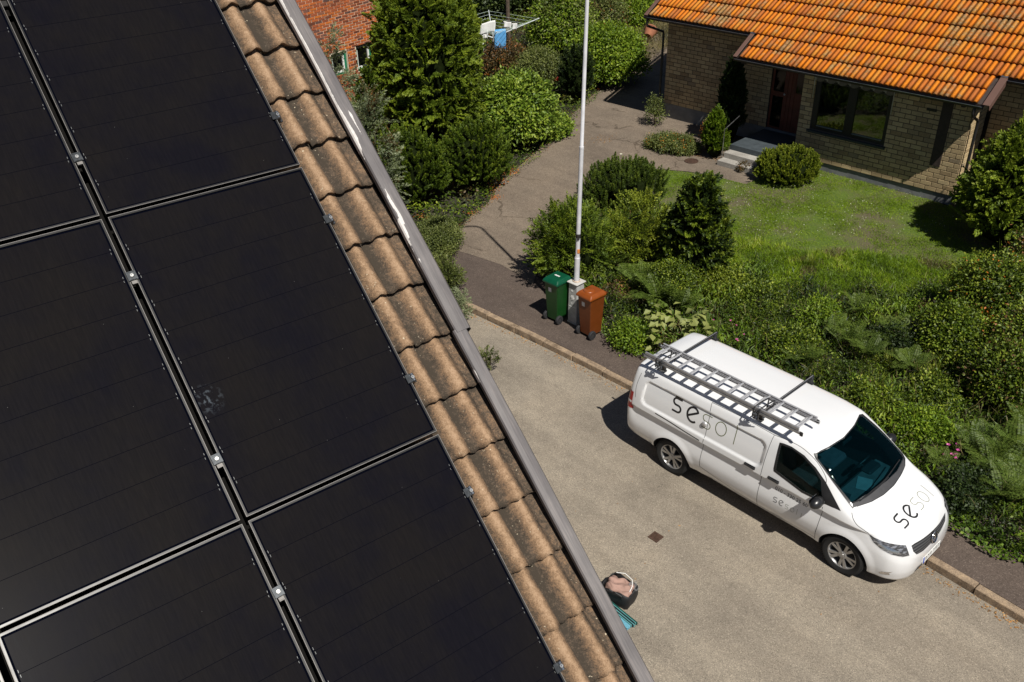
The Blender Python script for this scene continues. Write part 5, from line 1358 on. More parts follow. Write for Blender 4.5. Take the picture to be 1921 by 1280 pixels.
lo = [Vector((4.0, y, z)) for y, z in ((-.42, .30), (.42, .30), (.36, .37), (-.36, .37))]; patch('lower_intake', lo, GR, .003, .04, van)
# mirrors
mc = pxo([(1045, 850)], *z1)[0]
for s in (1, -1):
    cc = Vector((mc.x-.06, s*(mc.y-.14), mc.z+.055)); bm = bmesh.new(); bmesh.ops.create_uvsphere(bm, u_segments=24, v_segments=14, radius=1)
    for v in bm.verts:
        x, y, z = v.co; f_ = 1.0
        v.co = Vector((x*.085*(1.15 if x > 0 else .75), s*1*y*.135, z*.095*(1-.12*abs(y))))+cc
    me = bpy.data.meshes.new('side_mirror'); bm.to_mesh(me); bm.free(); me.materials.append(plain('mirror_black', (.016, .016, .017), .28)); me.polygons.foreach_set('use_smooth', [True]*len(me.polygons)); mo = bpy.data.objects.new('side_mirror', me); col.objects.link(mo); mo.parent = van
    mb = MB(); mb.tube([Vector((mc.x, s*mc.y, mc.z)), cc+Vector((.0, -s*(-.10)*(1 if mc.y < 0 else -1), -.05))], .026, 8); mb.build('mirror_arm', BLK, mo)
    mb = MB(); mb.box(cc+Vector((-.066, 0, 0)), (.006, .20, .13), cham=.002); mb.build('mirror_glass', CHR, mo)
# wipers and cowl
cw_ = pxo([(490, 1176), (700, 1100), (840, 1020), (950, 915), (1030, 795), (1078, 700), (1066, 612), (992, 756), (872, 872), (742, 962), (602, 1050), (482, 1128)], *z5)
patch('cowl', cw_, plain('grey_cowl', (.045, .045, .048), .6), .006, .03, van)
for pts in ([(560, 1110), (700, 990), (850, 860), (1010, 640)], [(480, 1128), (610, 1075), (760, 960), (880, 840)]):
    P = pxo(pts, *z5); mb = MB(); mb.tube([p+Vector((.01, 0, .03)) for p in cr(P, 4)], .009, 6); mb.build('wiper', BLK, van)
# cabin
def rbox(name, c, d, mat, parent=None, cham=.03, rot=None): mb = MB(); mb.box(c, d, rot, cham=cham); return mb.build(name, mat, parent)
TEAL = plain('grey_dashboard', (.10, .11, .11), .6, var=.2)
ds = rbox('dashboard', (2.88, 0, .93), (.36, 1.40, .16), TEAL, van, .05)
rbox('instrument_hood', (2.80, .40, 1.02), (.18, .34, .08), plain('hood_dark', (.02, .02, .022), .6), ds, .03)
mb = MB(); mb.tube([Vector((2.62, .40, .98))+Matrix.Rotation(R(-62), 3, 'Y') @ Vector((.19*math.cos(2*math.pi*k/24), .19*math.sin(2*math.pi*k/24), 0)) for k in range(24)], .016, 8, closed=True); mb.tube([(2.62, .22, .98), (2.62, .58, .98)], .014, 6); mb.build('steering_wheel', BLK, van)
SEAT = plain('dark_seat_fabric', (.07, .072, .08), .9, var=.2)
for y in (-.42, .42):
    s = rbox('seat', (2.05, y, .80), (.50, .50, .14), SEAT, van, .05); rbox('seat_back', (1.78, y, 1.12), (.14, .50, .60), SEAT, s, .05, Matrix.Rotation(R(-12), 3, 'Y')); rbox('head_rest', (1.70, y, 1.43), (.10, .26, .14), SEAT, s, .04)
ps = rbox('paper_sheet', (2.93, -.02, 1.016), (.22, .30, .004), plain('pale_card', (.22, .28, .28), .8), van, 0.001, Matrix.Rotation(.4, 3, 'Z'))
rbox('orange_label', (2.90, -.52, 1.018), (.10, .035, .006), plain('orange_red', (.75, .08, .02), .5), van, .001, Matrix.Rotation(.5, 3, 'Z'))
rbox('tool_case', (2.86, -.52, 1.013), (.2, .26, .014), plain('dark_case', (.02, .035, .04), .5), van, .004, Matrix.Rotation(.3, 3, 'Z'))
rbox('rear_view_mirror', (2.52, 0, 1.60), (.03, .24, .07), BLK, van, .01)
# roof bars, ladder
zl_ = 1.95
def onz(px, py, z): return VI @ Vector(at(px, py, z))
bars = []
for (pa, pb) in (((1270, 672), (1338, 624)), ((1428, 770), (1525, 709))):
    a_ = onz(*pa, zl_-.03); b_ = onz(*pb, zl_-.03); x = (a_.x+b_.x)/2; bars.append(x)
    mb = MB(); mb.box((x, -.0, zl_-.045), (.045, 1.50, .032), cham=.006); bo = mb.build('roof_bar', plain('roof_bar_black', (.02, .02, .022), .4, .3), van)
    mb = MB(); mb.box((x, 0, zl_-.028), (.012, 1.46, .004)); mb.build('bar_slot', plain('bar_slot', (.35, .35, .35), .5, .6), bo)
    for s in (-1, 1):
        mb = MB(); mb.box((x, s*.69, 1.86), (.07, .05, .12), cham=.01); mb.box((x, s*.70, 1.79), (.10, .07, .03), cham=.008); mb.build('bar_foot', BLK, bo)
n0, n1 = onz(1213, 660, zl_+.05), onz(1497, 818, zl_+.05); f0, f1 = onz(1245, 648, zl_+.05), onz(1552, 799, zl_+.05)
LX0, LX1 = n0.x, n1.x; LYn = (n0.y+n1.y)/2; LYf = (f0.y+f1.y)/2
ladder = empty('extension_ladder', VM @ Matrix.Translation((LX0, LYn, zl_)), 'grey aluminium extension ladder strapped to the roof bars of the van', 'ladder')
AL = plain('ladder_aluminium', (.56, .56, .57), .42, .55, var=.15, scale=12); ALd = plain('ladder_shaded_stile', (.36, .36, .365), .45, .55, var=.2, scale=12)  # ALd: darker copy, the near stiles' shaded side put into the colour
LL = LX1-LX0; Wd = LYf-LYn
for k, (dx, z, dl, yo) in enumerate(((0, .03, 0, 0), (.10, .088, -.10, .0))):
    for j, y in enumerate((0, Wd)):
        sh = 0 if j == 0 else f0.x-n0.x
        mb = MB(); Lk = LL+dl
        yy = y
        mb.box((Lk/2+dx/2+sh*.5, yy, z), (Lk, .012, .038)); mb.box((Lk/2+dx/2+sh*.5, yy+(.012 if j == 0 else -.012), z+.019), (Lk, .024, .004)); mb.box((Lk/2+dx/2+sh*.5, yy+(.012 if j == 0 else -.012), z-.019), (Lk, .024, .004))
        mb.build('stile', AL if j else ALd, ladder)
    nR = 12; src = None
    for r in range(nR):
        x = .16+dx/2+(LL-.32)*r/(nR-1)+.0
        if src is None:
            mb = MB(); mb.box((0, 0, 0), (.028, Wd, .024), cham=.005); src = o = mb.build('rung', AL, ladder)
        else: o = copyof(src, ladder)
        o.matrix_basis = Matrix.Translation((x+(.02 if k else 0), Wd/2, z))
mb = MB()
for x in (0, LL):
    for y in (0, Wd): mb.box((x+(.0), y, .03), (.05, .03, .07), cham=.008)
mb.build('end_caps', BLK, ladder)
# straps
for i, x in enumerate(bars):
    e = empty('ratchet_strap', VM @ Matrix.Translation((x, LYn, zl_)), ('black strap tying the rear end of the ladder to the rear roof bar', 'black strap tying the ladder to the front roof bar')[i], 'strap', 'black straps round the ladder')
    mb = MB(); w_ = Wd+.08
    for dx in (-.05, .045):
        P = [(dx, -.05, -.04), (dx+.02, -.045, .14), (dx+.05, w_*.45, .165), (dx+.03, w_*.6, .10), (dx+.01, w_*.62, -.06)]
        mb.tube(cr(P, 5), .011, 6)
    for k in range(3):
        P = [(random.uniform(-.06, .06), -.05+random.uniform(0, .04), random.uniform(-.02, .1)) for _ in range(3)]+[(random.uniform(-.1, .1), -.07, -.04), (random.uniform(-.02, .12), -.03, -.06)]
        mb.tube(cr(P, 5), .008, 5)
    mb.build('webbing', BLK, e)
    mb = MB(); mb.box((0, -.07, .03), (.09, .04, .05), Matrix.Rotation(.4, 3, 'Z'), cham=.01); mb.build('buckle', plain('strap_buckle', (.06, .065, .07), .4, .6), e)
# lettering
def letter_paths(ch):
    def arc(cx, cy, r, a0, a1, n=14, ry=None): return [(cx+r*math.cos(R(a0+(a1-a0)*k/n)), cy+(ry or r)*math.sin(R(a0+(a1-a0)*k/n))) for k in range(n+1)]
    if ch == 's': return [[(.70, 1.0), (.25, 1.0)]+arc(.25, .75, .25, 90, 270)[1:]+[(.45, .5)]+arc(.45, .25, .25, 90, -90)[1:]+[(0, 0)]]
    if ch == 'e': return [arc(.42, .5, .42, -50, -325+0, 26, .5)+[(.05, .30)]]
    if ch == 'o': return [arc(.42, .5, .42, 0, 360, 28, .5)]
    if ch == 'l': return [[(.12, -.08), (.12, 1.32)]]
def word(specs, origin, ux, uy, nrm, name, parent):
    """specs: (char, x, y, height, stroke width, material)"""
    for ch, x, y, h, w, mt in specs:
        mb = MB()
        for path in letter_paths(ch):
            P = [origin+ux*(x+a*h)+uy*(y+b_*h) for a, b_ in path]
            ribbon(name, P, w, mt, .0022, .02, None, mb=mb, nrm=nrm)
        mb.build('letter_'+ch, mt, parent)

SZ = Vector((0, .14, 1)).normalized(); NS = Vector((0, -1, .14)).normalized()
ink, ink2 = INK, INK2
o0 = Vector((-.085, -.90, 1.285)); UXV = Vector((1, 0, -.012)).normalized()
word([('s', 0, 0, .235, .034, ink), ('e', .30, -.03, .26, .036, ink), ('s', .60, -.01, .235, .012, ink2), ('o', .86, .0, .235, .013, ink2), ('l', 1.20, .0, .25, .012, ink2)], o0, UXV, SZ, NS, 'letter', van)
word([('s', 0, 0, .20, .026, ink), ('e', .24, -.01, .21, .028, ink), ('s', .48, 0, .19, .007, ink2), ('o', .68, 0, .19, .007, ink2), ('l', .93, 0, .17, .007, ink2)], Vector((3.81, -.45, 1.0)), Vector((-.05, 1, 0)).normalized(), Vector((-1, -.05, .25)).normalized(), Vector((.25, 0, 1)).normalized(), 'letter', van)
def fonttext(txt, size, org, ux, uy, mat, name, off=.0022):
    cu = bpy.data.curves.new('t', 'FONT'); cu.body = txt; cu.size = size; cu.resolution_u = 2
    to = bpy.data.objects.new('t', cu); col.objects.link(to); dg = bpy.context.evaluated_depsgraph_get(); me = bpy.data.meshes.new_from_object(to.evaluated_get(dg)); bpy.data.objects.remove(to)
    for v in me.vertices:
        p = org+ux*v.co.x+uy*v.co.y; l2, n2, _, _ = BV.find_nearest(p); n2 = -n2 if n2.dot(NS) < 0 else n2; v.co = l2+n2*off
    me.materials.clear(); me.materials.append(mat); me.name = name; o = bpy.data.objects.new(name, me); col.objects.link(o); o.parent = van; return o
fonttext('010 - 330 25 60', .088, Vector((1.98, -.935, .87)), Vector((1, 0, -.02)), Vector((0, 0, 1)), INK, 'phone_number')
word([('s', 0, 0, .085, .009, ink), ('e', .10, 0, .09, .009, ink), ('s', .21, 0, .075, .004, ink2), ('o', .30, 0, .075, .004, ink2), ('l', .40, 0, .075, .004, ink2), ('l', .48, 0, .055, .004, ink2)], Vector((2.0, -.94, .66)), Vector((1, 0, -.02)), Vector((0, 0, 1)), Vector((0, -1, 0)), 'letter', van)
# ================================================================ plants
def nrm_(a): return a/np.maximum(np.linalg.norm(a, axis=1, keepdims=True), 1e-9)
def vnoise(x, y, seed=0):
    xi, yi = np.floor(x).astype(np.int64), np.floor(y).astype(np.int64); fx, fy = x-xi, y-yi; fx = fx*fx*(3-2*fx); fy = fy*fy*(3-2*fy)
    def h(a, b):
        v = (a*374761393+b*668265263+seed*1442695041) & 0xffffffff; v = ((v ^ (v >> 13))*1274126177) & 0xffffffff; return ((v ^ (v >> 16)) & 0xffff)/65535.
    return (h(xi, yi)*(1-fx)+h(xi+1, yi)*fx)*(1-fy)+(h(xi, yi+1)*(1-fx)+h(xi+1, yi+1)*fx)*fy
def leafquads(C, D, L, Wd, droop=.15, up=None):
    """rhombic leaves folded a little: base C, direction D"""
    N = len(C); D = nrm_(D); r = nrm_(rng.normal(size=(N, 3)) if up is None else up+.35*rng.normal(size=(N, 3)))
    S = nrm_(np.cross(D, r)); L = np.broadcast_to(L, N)[:, None]; Wd = np.broadcast_to(Wd, N)[:, None]
    mid = C+D*L*.48; tip = C+D*L-np.array([0, 0, 1])*L*droop
    V = np.stack([C, mid+S*Wd*.5, tip, mid-S*Wd*.5], 1).reshape(-1, 3); F = np.arange(4*N).reshape(N, 4); return V, F
def crown_points(nc, shape, r, low=.0):
    """cluster centres on a lumpy crown; shape(dirs)->radius factor"""
    d = nrm_(r.normal(size=(nc*3, 3))); d = d[d[:, 2] > -.35+low][:nc]; return d
INNER = plain('shade_core', (.009, .013, .004), 1, var=.4, scale=12, spec=0)  # solid core; the shade inside a crown is put into its dark colour
def shrub(name, label, cat, x, y, rx, ry, h, mat, nc=160, per=60, L=.07, Wd=.035, rc=.16, mode='ball', seed=1, group=None, upb=.3, lump=.18, taper=0, z0=None, core=.80, stem=True, sprayL=.3, extra=None, rot=0., sq=2.0, dens=1.25, rlo=.84):
    r = np.random.default_rng(seed); zb = gz(x, y) if z0 is None else z0
    e = empty(name, rz((x, y, zb), rot), label, cat, group)
    K = 9; bd = nrm_(r.normal(size=(K, 3))); ba = r.uniform(-.6, 1, K)*lump; bw = r.uniform(3, 9, K)
    def rad(d): return 1+(np.exp((d@bd.T-1)*bw)*ba).sum(1)+.05*r.normal(size=len(d))
    nc = int(nc*dens); d = crown_points(nc, None, r); q = rad(d)*r.uniform(rlo, 1.03, len(d))/((d[:, 0]**2+d[:, 1]**2)**(sq/2)+np.abs(d[:, 2])**sq)**(1/sq)
    hz = h*.54; zc = h*.46
    P = np.stack([d[:, 0]*rx*q, d[:, 1]*ry*q, d[:, 2]*hz*q+zc], 1)
    if taper:
        t = np.clip(P[:, 2]/h, 0, 1); k = (1-taper*t**1.3)[:, None]; P[:, :2] *= k
    P[:, 2] = np.maximum(P[:, 2], .03); n_ = nrm_(d*np.array([1/rx, 1/ry, 1/hz])); ct = r.uniform(-.22, .22, len(P))
    idx = np.repeat(np.arange(len(P)), per); N = len(idx); up = np.array([0, 0, 1.])
    if mode == 'ball':
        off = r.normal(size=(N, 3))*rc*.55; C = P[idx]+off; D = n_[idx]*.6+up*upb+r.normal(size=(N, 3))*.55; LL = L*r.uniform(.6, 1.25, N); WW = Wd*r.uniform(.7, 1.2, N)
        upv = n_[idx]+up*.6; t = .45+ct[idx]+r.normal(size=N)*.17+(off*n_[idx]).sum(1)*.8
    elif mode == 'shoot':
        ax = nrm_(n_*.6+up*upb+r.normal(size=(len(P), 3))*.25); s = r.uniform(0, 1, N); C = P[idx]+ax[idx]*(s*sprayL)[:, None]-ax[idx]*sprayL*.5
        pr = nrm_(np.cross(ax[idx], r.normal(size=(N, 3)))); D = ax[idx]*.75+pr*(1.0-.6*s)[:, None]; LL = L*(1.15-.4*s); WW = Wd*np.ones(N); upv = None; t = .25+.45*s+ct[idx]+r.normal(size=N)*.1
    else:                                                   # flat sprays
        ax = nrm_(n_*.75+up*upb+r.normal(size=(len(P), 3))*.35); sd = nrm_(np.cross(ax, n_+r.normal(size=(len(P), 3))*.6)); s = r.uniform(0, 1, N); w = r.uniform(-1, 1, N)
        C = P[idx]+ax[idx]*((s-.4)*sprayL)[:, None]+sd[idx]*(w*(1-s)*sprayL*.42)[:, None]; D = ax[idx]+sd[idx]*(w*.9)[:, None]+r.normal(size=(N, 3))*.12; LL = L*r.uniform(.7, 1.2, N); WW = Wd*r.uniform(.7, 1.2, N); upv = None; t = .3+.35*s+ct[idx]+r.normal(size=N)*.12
    if taper:
        pass
    C[:, 2] = np.maximum(C[:, 2], .02)
    V, F = leafquads(C, D, LL, WW, .12, upv)
    mi = None; mats = [mat]
    if extra:
        mats = [mat, extra[0]]; pick = r.random(len(P)) < extra[1]; mi = (pick[idx] & (r.random(N) < extra[2])).astype(int)
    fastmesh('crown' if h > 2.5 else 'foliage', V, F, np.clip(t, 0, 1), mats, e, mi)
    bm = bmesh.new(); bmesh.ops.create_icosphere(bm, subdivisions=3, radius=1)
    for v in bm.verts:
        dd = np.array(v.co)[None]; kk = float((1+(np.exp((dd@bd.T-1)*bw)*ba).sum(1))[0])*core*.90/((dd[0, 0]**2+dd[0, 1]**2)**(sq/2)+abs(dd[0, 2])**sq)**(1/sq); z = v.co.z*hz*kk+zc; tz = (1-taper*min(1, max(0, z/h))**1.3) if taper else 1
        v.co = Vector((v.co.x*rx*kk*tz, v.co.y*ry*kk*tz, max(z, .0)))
    me = bpy.data.meshes.new('shade_core'); bm.to_mesh(me); bm.free(); me.materials.append(INNER); o = bpy.data.objects.new('shade_core', me); col.objects.link(o); o.parent = e
    if stem:
        mb = MB()
        for k in range(3): a = 2.1*k+seed; mb.tube([(0, 0, -.05), (.05*math.cos(a), .05*math.sin(a), h*.3), (rx*.5*math.cos(a), ry*.5*math.sin(a), h*.75)], [.05 if h > 2 else .022, .03 if h > 2 else .014, .006], 6)
        mb.build('trunk' if h > 2.5 else 'stem', M['bark'], e)
    return e
def place(cx, top, bot, w, dr=.9, sink=.7):
    g = ag(cx, bot); dep = (np.array([g[0], g[1], g[2]])-np.array([0, 0, CH])) @ CM[2]; s = CF/dep; rx = w/2/s; ry = rx*dr
    hd = np.array([g[0], g[1]])/np.hypot(g[0], g[1]); c = g[:2]+hd*ry*sink; h = max(.15, above(cx, top, c[0]+0, c[1])-gz(*c)); return c[0], c[1], rx, ry, h
def placeY(cx, top, Y, w):
    d = ray(cx, 200); x = d[0]/d[1]*Y; dep = (np.array([x, Y, 1.])-np.array([0, 0, CH])) @ CM[2]; rx = w/2/(CF/dep); return x, Y, rx, rx*.9, above(cx, top, x, Y)-gz(x, Y)
def SY_(name, label, cat, box, mat, **k):
    x, y, rx, ry, h = placeY(*box); return shrub(name, label, cat, x, y, rx, ry, h, mat, **k)
def S(name, label, cat, box, mat, **k):
    x, y, rx, ry, h = place(*box); hh = k.pop('h', None); rr = k.pop('ryx', None)
    return shrub(name, label, cat, x, y, rx, ry if rr is None else rr, hh or h, mat, **k)
# --- left of the driveway
S('conifer_tree', 'very large dense green conifer between the red brick house and the driveway', 'conifer', (810, -45, 322, 186), LM['thuja'], nc=1050, per=150, L=.075, Wd=.034, rc=.24, mode='fan', seed=21, upb=.25, lump=.16, core=.9, sprayL=.30, sq=2.6, dens=1.5, extra=(LM['yellowg'], .06, .6))
S('juniper_bush', 'broad dark green juniper below the big conifer, beside the grey roof edge', 'juniper', (775, 248, 402, 140), LM['juniper'], nc=420, per=90, L=.075, Wd=.022, mode='shoot', seed=22, upb=.7, lump=.2, sprayL=.26)
S('juniper_bush', 'second dark juniper mound with climbing ivy, touching the driveway', 'juniper', (890, 232, 372, 120), LM['juniper'], nc=380, per=85, L=.075, Wd=.022, mode='shoot', seed=23, upb=.7, lump=.25, sprayL=.24, extra=(LM['ivy'], .12, .8))
SY_('conifer_bush', 'small dark green conifer below the green window of the red house', 'conifer', (690, 138, 25.2, 52), LM['juniper'], nc=220, per=80, L=.08, Wd=.026, mode='shoot', seed=24, upb=.8, sprayL=.26)
SY_('blue_conifer', 'loose bluish conifer in front of the red brick wall', 'conifer', (632, 58, 22.8, 66), LM['blue'], nc=95, per=70, L=.075, Wd=.024, mode='fan', seed=25, upb=.2, lump=.3, core=.45, sprayL=.45)
SY_('blue_conifer', 'bluish conifer sprays sticking out beside the grey flashing', 'conifer', (684, 165, 21.5, 78), LM['blue'], nc=120, per=70, L=.075, Wd=.024, mode='fan', seed=26, upb=.1, lump=.3, core=.5, sprayL=.5, extra=(LM['bronze'], .35, .8))
S('laurel_bush', 'glossy light green broadleaf bush at the left driveway edge', 'bush', (968, 150, 292, 132), LM['ivy'], nc=520, per=34, L=.13, Wd=.06, rc=.20, seed=27, upb=.1, lump=.15, core=.86)
S('ivy_mound', 'low ivy mound hanging over the driveway edge below the laurel bush', 'ivy', (1022, 205, 262, 90), LM['ivy'], nc=260, per=30, L=.10, Wd=.06, rc=.16, seed=28, upb=.1, core=.85, h=.55)
S('bronze_shrub', 'orange and bronze leaved shrub under the blue towel', 'shrub', (948, 92, 150, 80), LM['bronze'], nc=170, per=46, L=.09, Wd=.045, rc=.24, seed=29, core=.7, h=1.2)
S('green_shrub', 'pale green loose shrub right of the bronze shrub', 'shrub', (1012, 100, 170, 80), LM['greygreen'], nc=210, per=44, L=.09, Wd=.035, rc=.22, seed=30, core=.7, h=1.3)
S('yew_bush', 'narrow dark yew leaning beside the red rose, left of the lamp post', 'yew', (1080, 92, 200, 58), LM['dark'], nc=260, per=85, L=.09, Wd=.02, mode='shoot', seed=31, upb=.6, core=.85, sprayL=.3)
S('spiraea_bush', 'large bright green bush right behind the lamp post', 'bush', (1140, 58, 168, 130), LM['bright'], nc=620, per=36, L=.11, Wd=.06, rc=.26, seed=32, upb=.2, lump=.2, core=.84)
S('hazel_bush', 'olive green bush at the top edge left of the lamp post', 'bush', (1052, -10, 118, 110), LM['bright'], nc=420, per=38, L=.12, Wd=.06, rc=.3, seed=33, core=.82, extra=(LM['greygreen'], .4, .8))
S('grey_bush', 'greyish dry twigged bush at the top edge right of the lamp post', 'bush', (1118, -12, 88, 95), LM['greygreen'], nc=320, per=36, L=.11, Wd=.045, rc=.32, seed=34, core=.7, extra=(LM['bronze'], .2, .6))
S('lilac_bush', 'green bush at the top edge beside the roof corner of the yellow house', 'bush', (1178, -14, 60, 90), LM['bright'], nc=300, per=38, L=.11, Wd=.06, rc=.3, seed=35, core=.8)
S('dark_tree', 'dark evergreen tree behind the clothes dryer, left one', 'tree', (905, -70, 44, 130), LM['dark'], nc=420, per=60, L=.16, Wd=.08, rc=.4, seed=36, core=.9)
S('dark_tree', 'dark evergreen tree behind the clothes dryer, right one', 'tree', (1000, -70, 30, 140), LM['dark'], nc=420, per=60, L=.16, Wd=.08, rc=.4, seed=37, core=.9, extra=(LM['ivy'], .15, .6))
S('tree', 'tree in the far background left of the boarded wing', 'tree', (700, -130, -20, 200), LM['dark'], nc=260, per=50, L=.2, Wd=.1, rc=.5, seed=38, core=.9)
S('tree', 'background tree above the hazel bush', 'tree', (1090, -120, -8, 150), LM['bright'], nc=300, per=50, L=.18, Wd=.1, rc=.5, seed=39, core=.9)
S('cotoneaster', 'grey green creeping shrub where the lamp shadow ends', 'shrub', (822, 398, 475, 84), LM['greygreen'], nc=260, per=50, L=.05, Wd=.026, rc=.13, seed=40, core=.75, h=.55, ryx=.9)
S('cotoneaster', 'thin grey green shrub along the roof edge above the kerb end', 'shrub', (838, 470, 560, 50), LM['greygreen'], nc=130, per=50, L=.05, Wd=.022, mode='fan', seed=41, core=.55, h=.8, sprayL=.35)
S('cotoneaster', 'low sprays over the kerb end at the roof edge', 'shrub', (858, 545, 610, 40), LM['blue'], nc=70, per=50, L=.045, Wd=.02, mode='fan', seed=42, core=.4, h=.6, sprayL=.35)
S('weed_tuft', 'small green sprays on the street beside the flashing joint', 'weed', (918, 668, 692, 34), LM['greygreen'], nc=26, per=40, L=.04, Wd=.018, mode='fan', seed=43, core=.2, h=.35, sprayL=.2)
# --- between driveway and lawn
S('mugo_pine', 'mountain pine with upright candles at the driveway and lawn corner', 'pine', (1172, 306, 408, 148), LM['pine'], nc=330, per=130, L=.075, Wd=.012, mode='shoot', seed=50, upb=1.3, lump=.22, core=.78, sprayL=.26)
S('spreading_juniper', 'spreading feathery juniper with pointed sprays just behind the green bin', 'juniper', (1070, 392, 545, 120), LM['juniper'], nc=240, per=120, L=.06, Wd=.02, mode='fan', seed=51, upb=.25, lump=.25, core=.7, sprayL=.55, extra=(LM['thuja'], .5, .8))
S('honeysuckle_bush', 'yellow green bush with small leaves right of the lamp post', 'bush', (1192, 392, 520, 112), LM['yellowg'], nc=190, per=95, L=.045, Wd=.028, mode='fan', seed=52, upb=.35, lump=.3, core=.72, sprayL=.5)
S('cone_conifer', 'dark conical conifer overgrown with creeper at the left lawn edge', 'conifer', (1298, 344, 555, 128), LM['cover'], nc=420, per=75, L=.07, Wd=.035, rc=.16, mode='fan', seed=53, taper=.45, core=.84, sprayL=.28, extra=(LM['dark'], .5, .8))
S('thicket_bush', 'dark green bush between the yellow green bush and the conical conifer', 'bush', (1262, 470, 575, 90), LM['cover'], nc=240, per=60, L=.05, Wd=.03, rc=.15, seed=54, core=.8, h=.9)
for lab, box_, sd, ex in (('dark bramble bush with orange leaves at the right edge of the lawn', (1842, 482, 640, 130), 55, (LM['orange'], .10, .5)), ('uppermost bramble bush at the right picture edge', (1915, 452, 610, 110), 56, (LM['bronze'], .3, .7)),
        ('bramble bush cut by the right picture edge, middle of three', (1912, 590, 740, 120), 57, (LM['bronze'], .2, .6)), ('lowest bramble bush above the ferns at the right', (1860, 650, 790, 130), 58, (LM['heather'], .2, .6)), ('low bramble bush left of the orange leaved one', (1768, 590, 690, 90), 59, (LM['bright'], .2, .6))):
    S('bramble_bush', lab, 'bramble', box_, LM['cover'], nc=300, per=60, L=.065, Wd=.038, rc=.2, seed=sd, core=.74, lump=.5, extra=ex, rlo=.62)
for nm, lab, cat, box_, mt_, sd, kw in (
 ('weed_clump', 'dark leafy clump above the middle of the van roof', 'weeds', (1475, 640, 690, 90), 'cover', 90, {}), ('weed_clump', 'leafy clump above the reddish ground cover', 'weeds', (1400, 545, 600, 110), 'cover', 91, {}),
 ('weed_clump', 'bright green clump left of the mid-bank fern', 'weeds', (1530, 570, 625, 80), 'bright', 92, {}), ('weed_clump', 'dark clump right of the mid-bank fern', 'weeds', (1680, 600, 680, 100), 'dark', 93, {}),
 ('weed_clump', 'green clump just above the windscreen top corner', 'weeds', (1630, 740, 795, 80), 'cover', 94, {}), ('weed_clump', 'bright clump between the windscreen and the pink blossoms', 'weeds', (1725, 790, 850, 90), 'bright', 95, {}),
 ('weed_clump', 'dark clump left of the lowest ferns, above the dark pavement', 'weeds', (1795, 880, 960, 90), 'dark', 96, {}), ('weed_clump', 'low olive clump below the conical conifer', 'weeds', (1345, 510, 570, 90), 'yellowg', 97, {}),
 ('weed_clump', 'green clump between the orange bin and the pale broad leaves', 'weeds', (1185, 590, 660, 60), 'bright', 98, {}), ('weed_clump', 'dark green clump left of the big bramble bushes', 'weeds', (1740, 690, 770, 80), 'cover', 99, {})):
    S(nm, lab, cat, box_, LM[mt_], nc=110, per=50, L=.065, Wd=.034, rc=.17, seed=sd, core=.7, lump=.4, h=.45+.02*(sd % 7), rlo=.6, stem=False, **kw)
# --- at the yellow house
hw = lambda U, N: house.matrix_basis @ Vector((U, N, 0))
q = hw(-7.0, .2); shrub('dark_cypress', 'tall narrow dark cypress in the shade left of the red door', 'cypress', q.x, q.y, .42, .40, 2.75, LM['dark'], nc=420, per=90, L=.06, Wd=.024, mode='fan', seed=60, upb=1., taper=.35, core=.9, sprayL=.22, z0=.22)
q = hw(-6.72, -1.0); shrub('small_conifer', 'small sunlit conifer left of the entrance steps', 'conifer', q.x, q.y, .40, .36, 1.5, LM['bright'], nc=260, per=80, L=.05, Wd=.026, mode='fan', seed=61, upb=.8, taper=.5, core=.85, sprayL=.2, z0=.22)
q = hw(-4.15, -1.15); shrub('round_yew', 'round clipped yellow green bush below the window', 'bush', q.x, q.y, .86, .72, .92, LM['yellowg'], nc=520, per=70, L=.055, Wd=.022, mode='shoot', seed=62, upb=.7, lump=.08, core=.86, sprayL=.16, z0=.25)
q = hw(1.9, -1.25); shrub('thuja_bush', 'large green thuja right of the yellow brick corner', 'conifer', q.x, q.y, 1.55, 1.4, 2.9, LM['thuja'], nc=760, per=85, L=.07, Wd=.035, mode='fan', seed=63, upb=.3, taper=.45, core=.88, sprayL=.32, z0=.2)
S('cotoneaster_bed', 'low variegated bed along the driveway below the left house wall', 'bed', (1262, 246, 292, 96), LM['greygreen'], nc=200, per=60, L=.05, Wd=.03, rc=.12, seed=64, core=.8, h=.38, ryx=.5, rot=-.6, extra=(LM['orange'], .06, .4))
S('rose_bush', 'thin bare stemmed rose at the left house corner', 'rose', (1228, 186, 238, 30), LM['greygreen'], nc=26, per=26, L=.06, Wd=.035, rc=.13, seed=65, core=.3, dens=2.2)
S('berry_bush', 'small bush with orange berries at the left house wall', 'bush', (1325, 228, 284, 22), LM['orange'], nc=30, per=26, L=.05, Wd=.035, rc=.1, seed=66, core=.2, extra=(LM['greygreen'], .6, .9))
S('dry_weed', 'dry dark weed growing by the bottom entrance step', 'weed', (1392, 308, 324, 22), LM['bronze'], nc=14, per=24, L=.05, Wd=.03, rc=.06, seed=67, core=.2, h=.28)
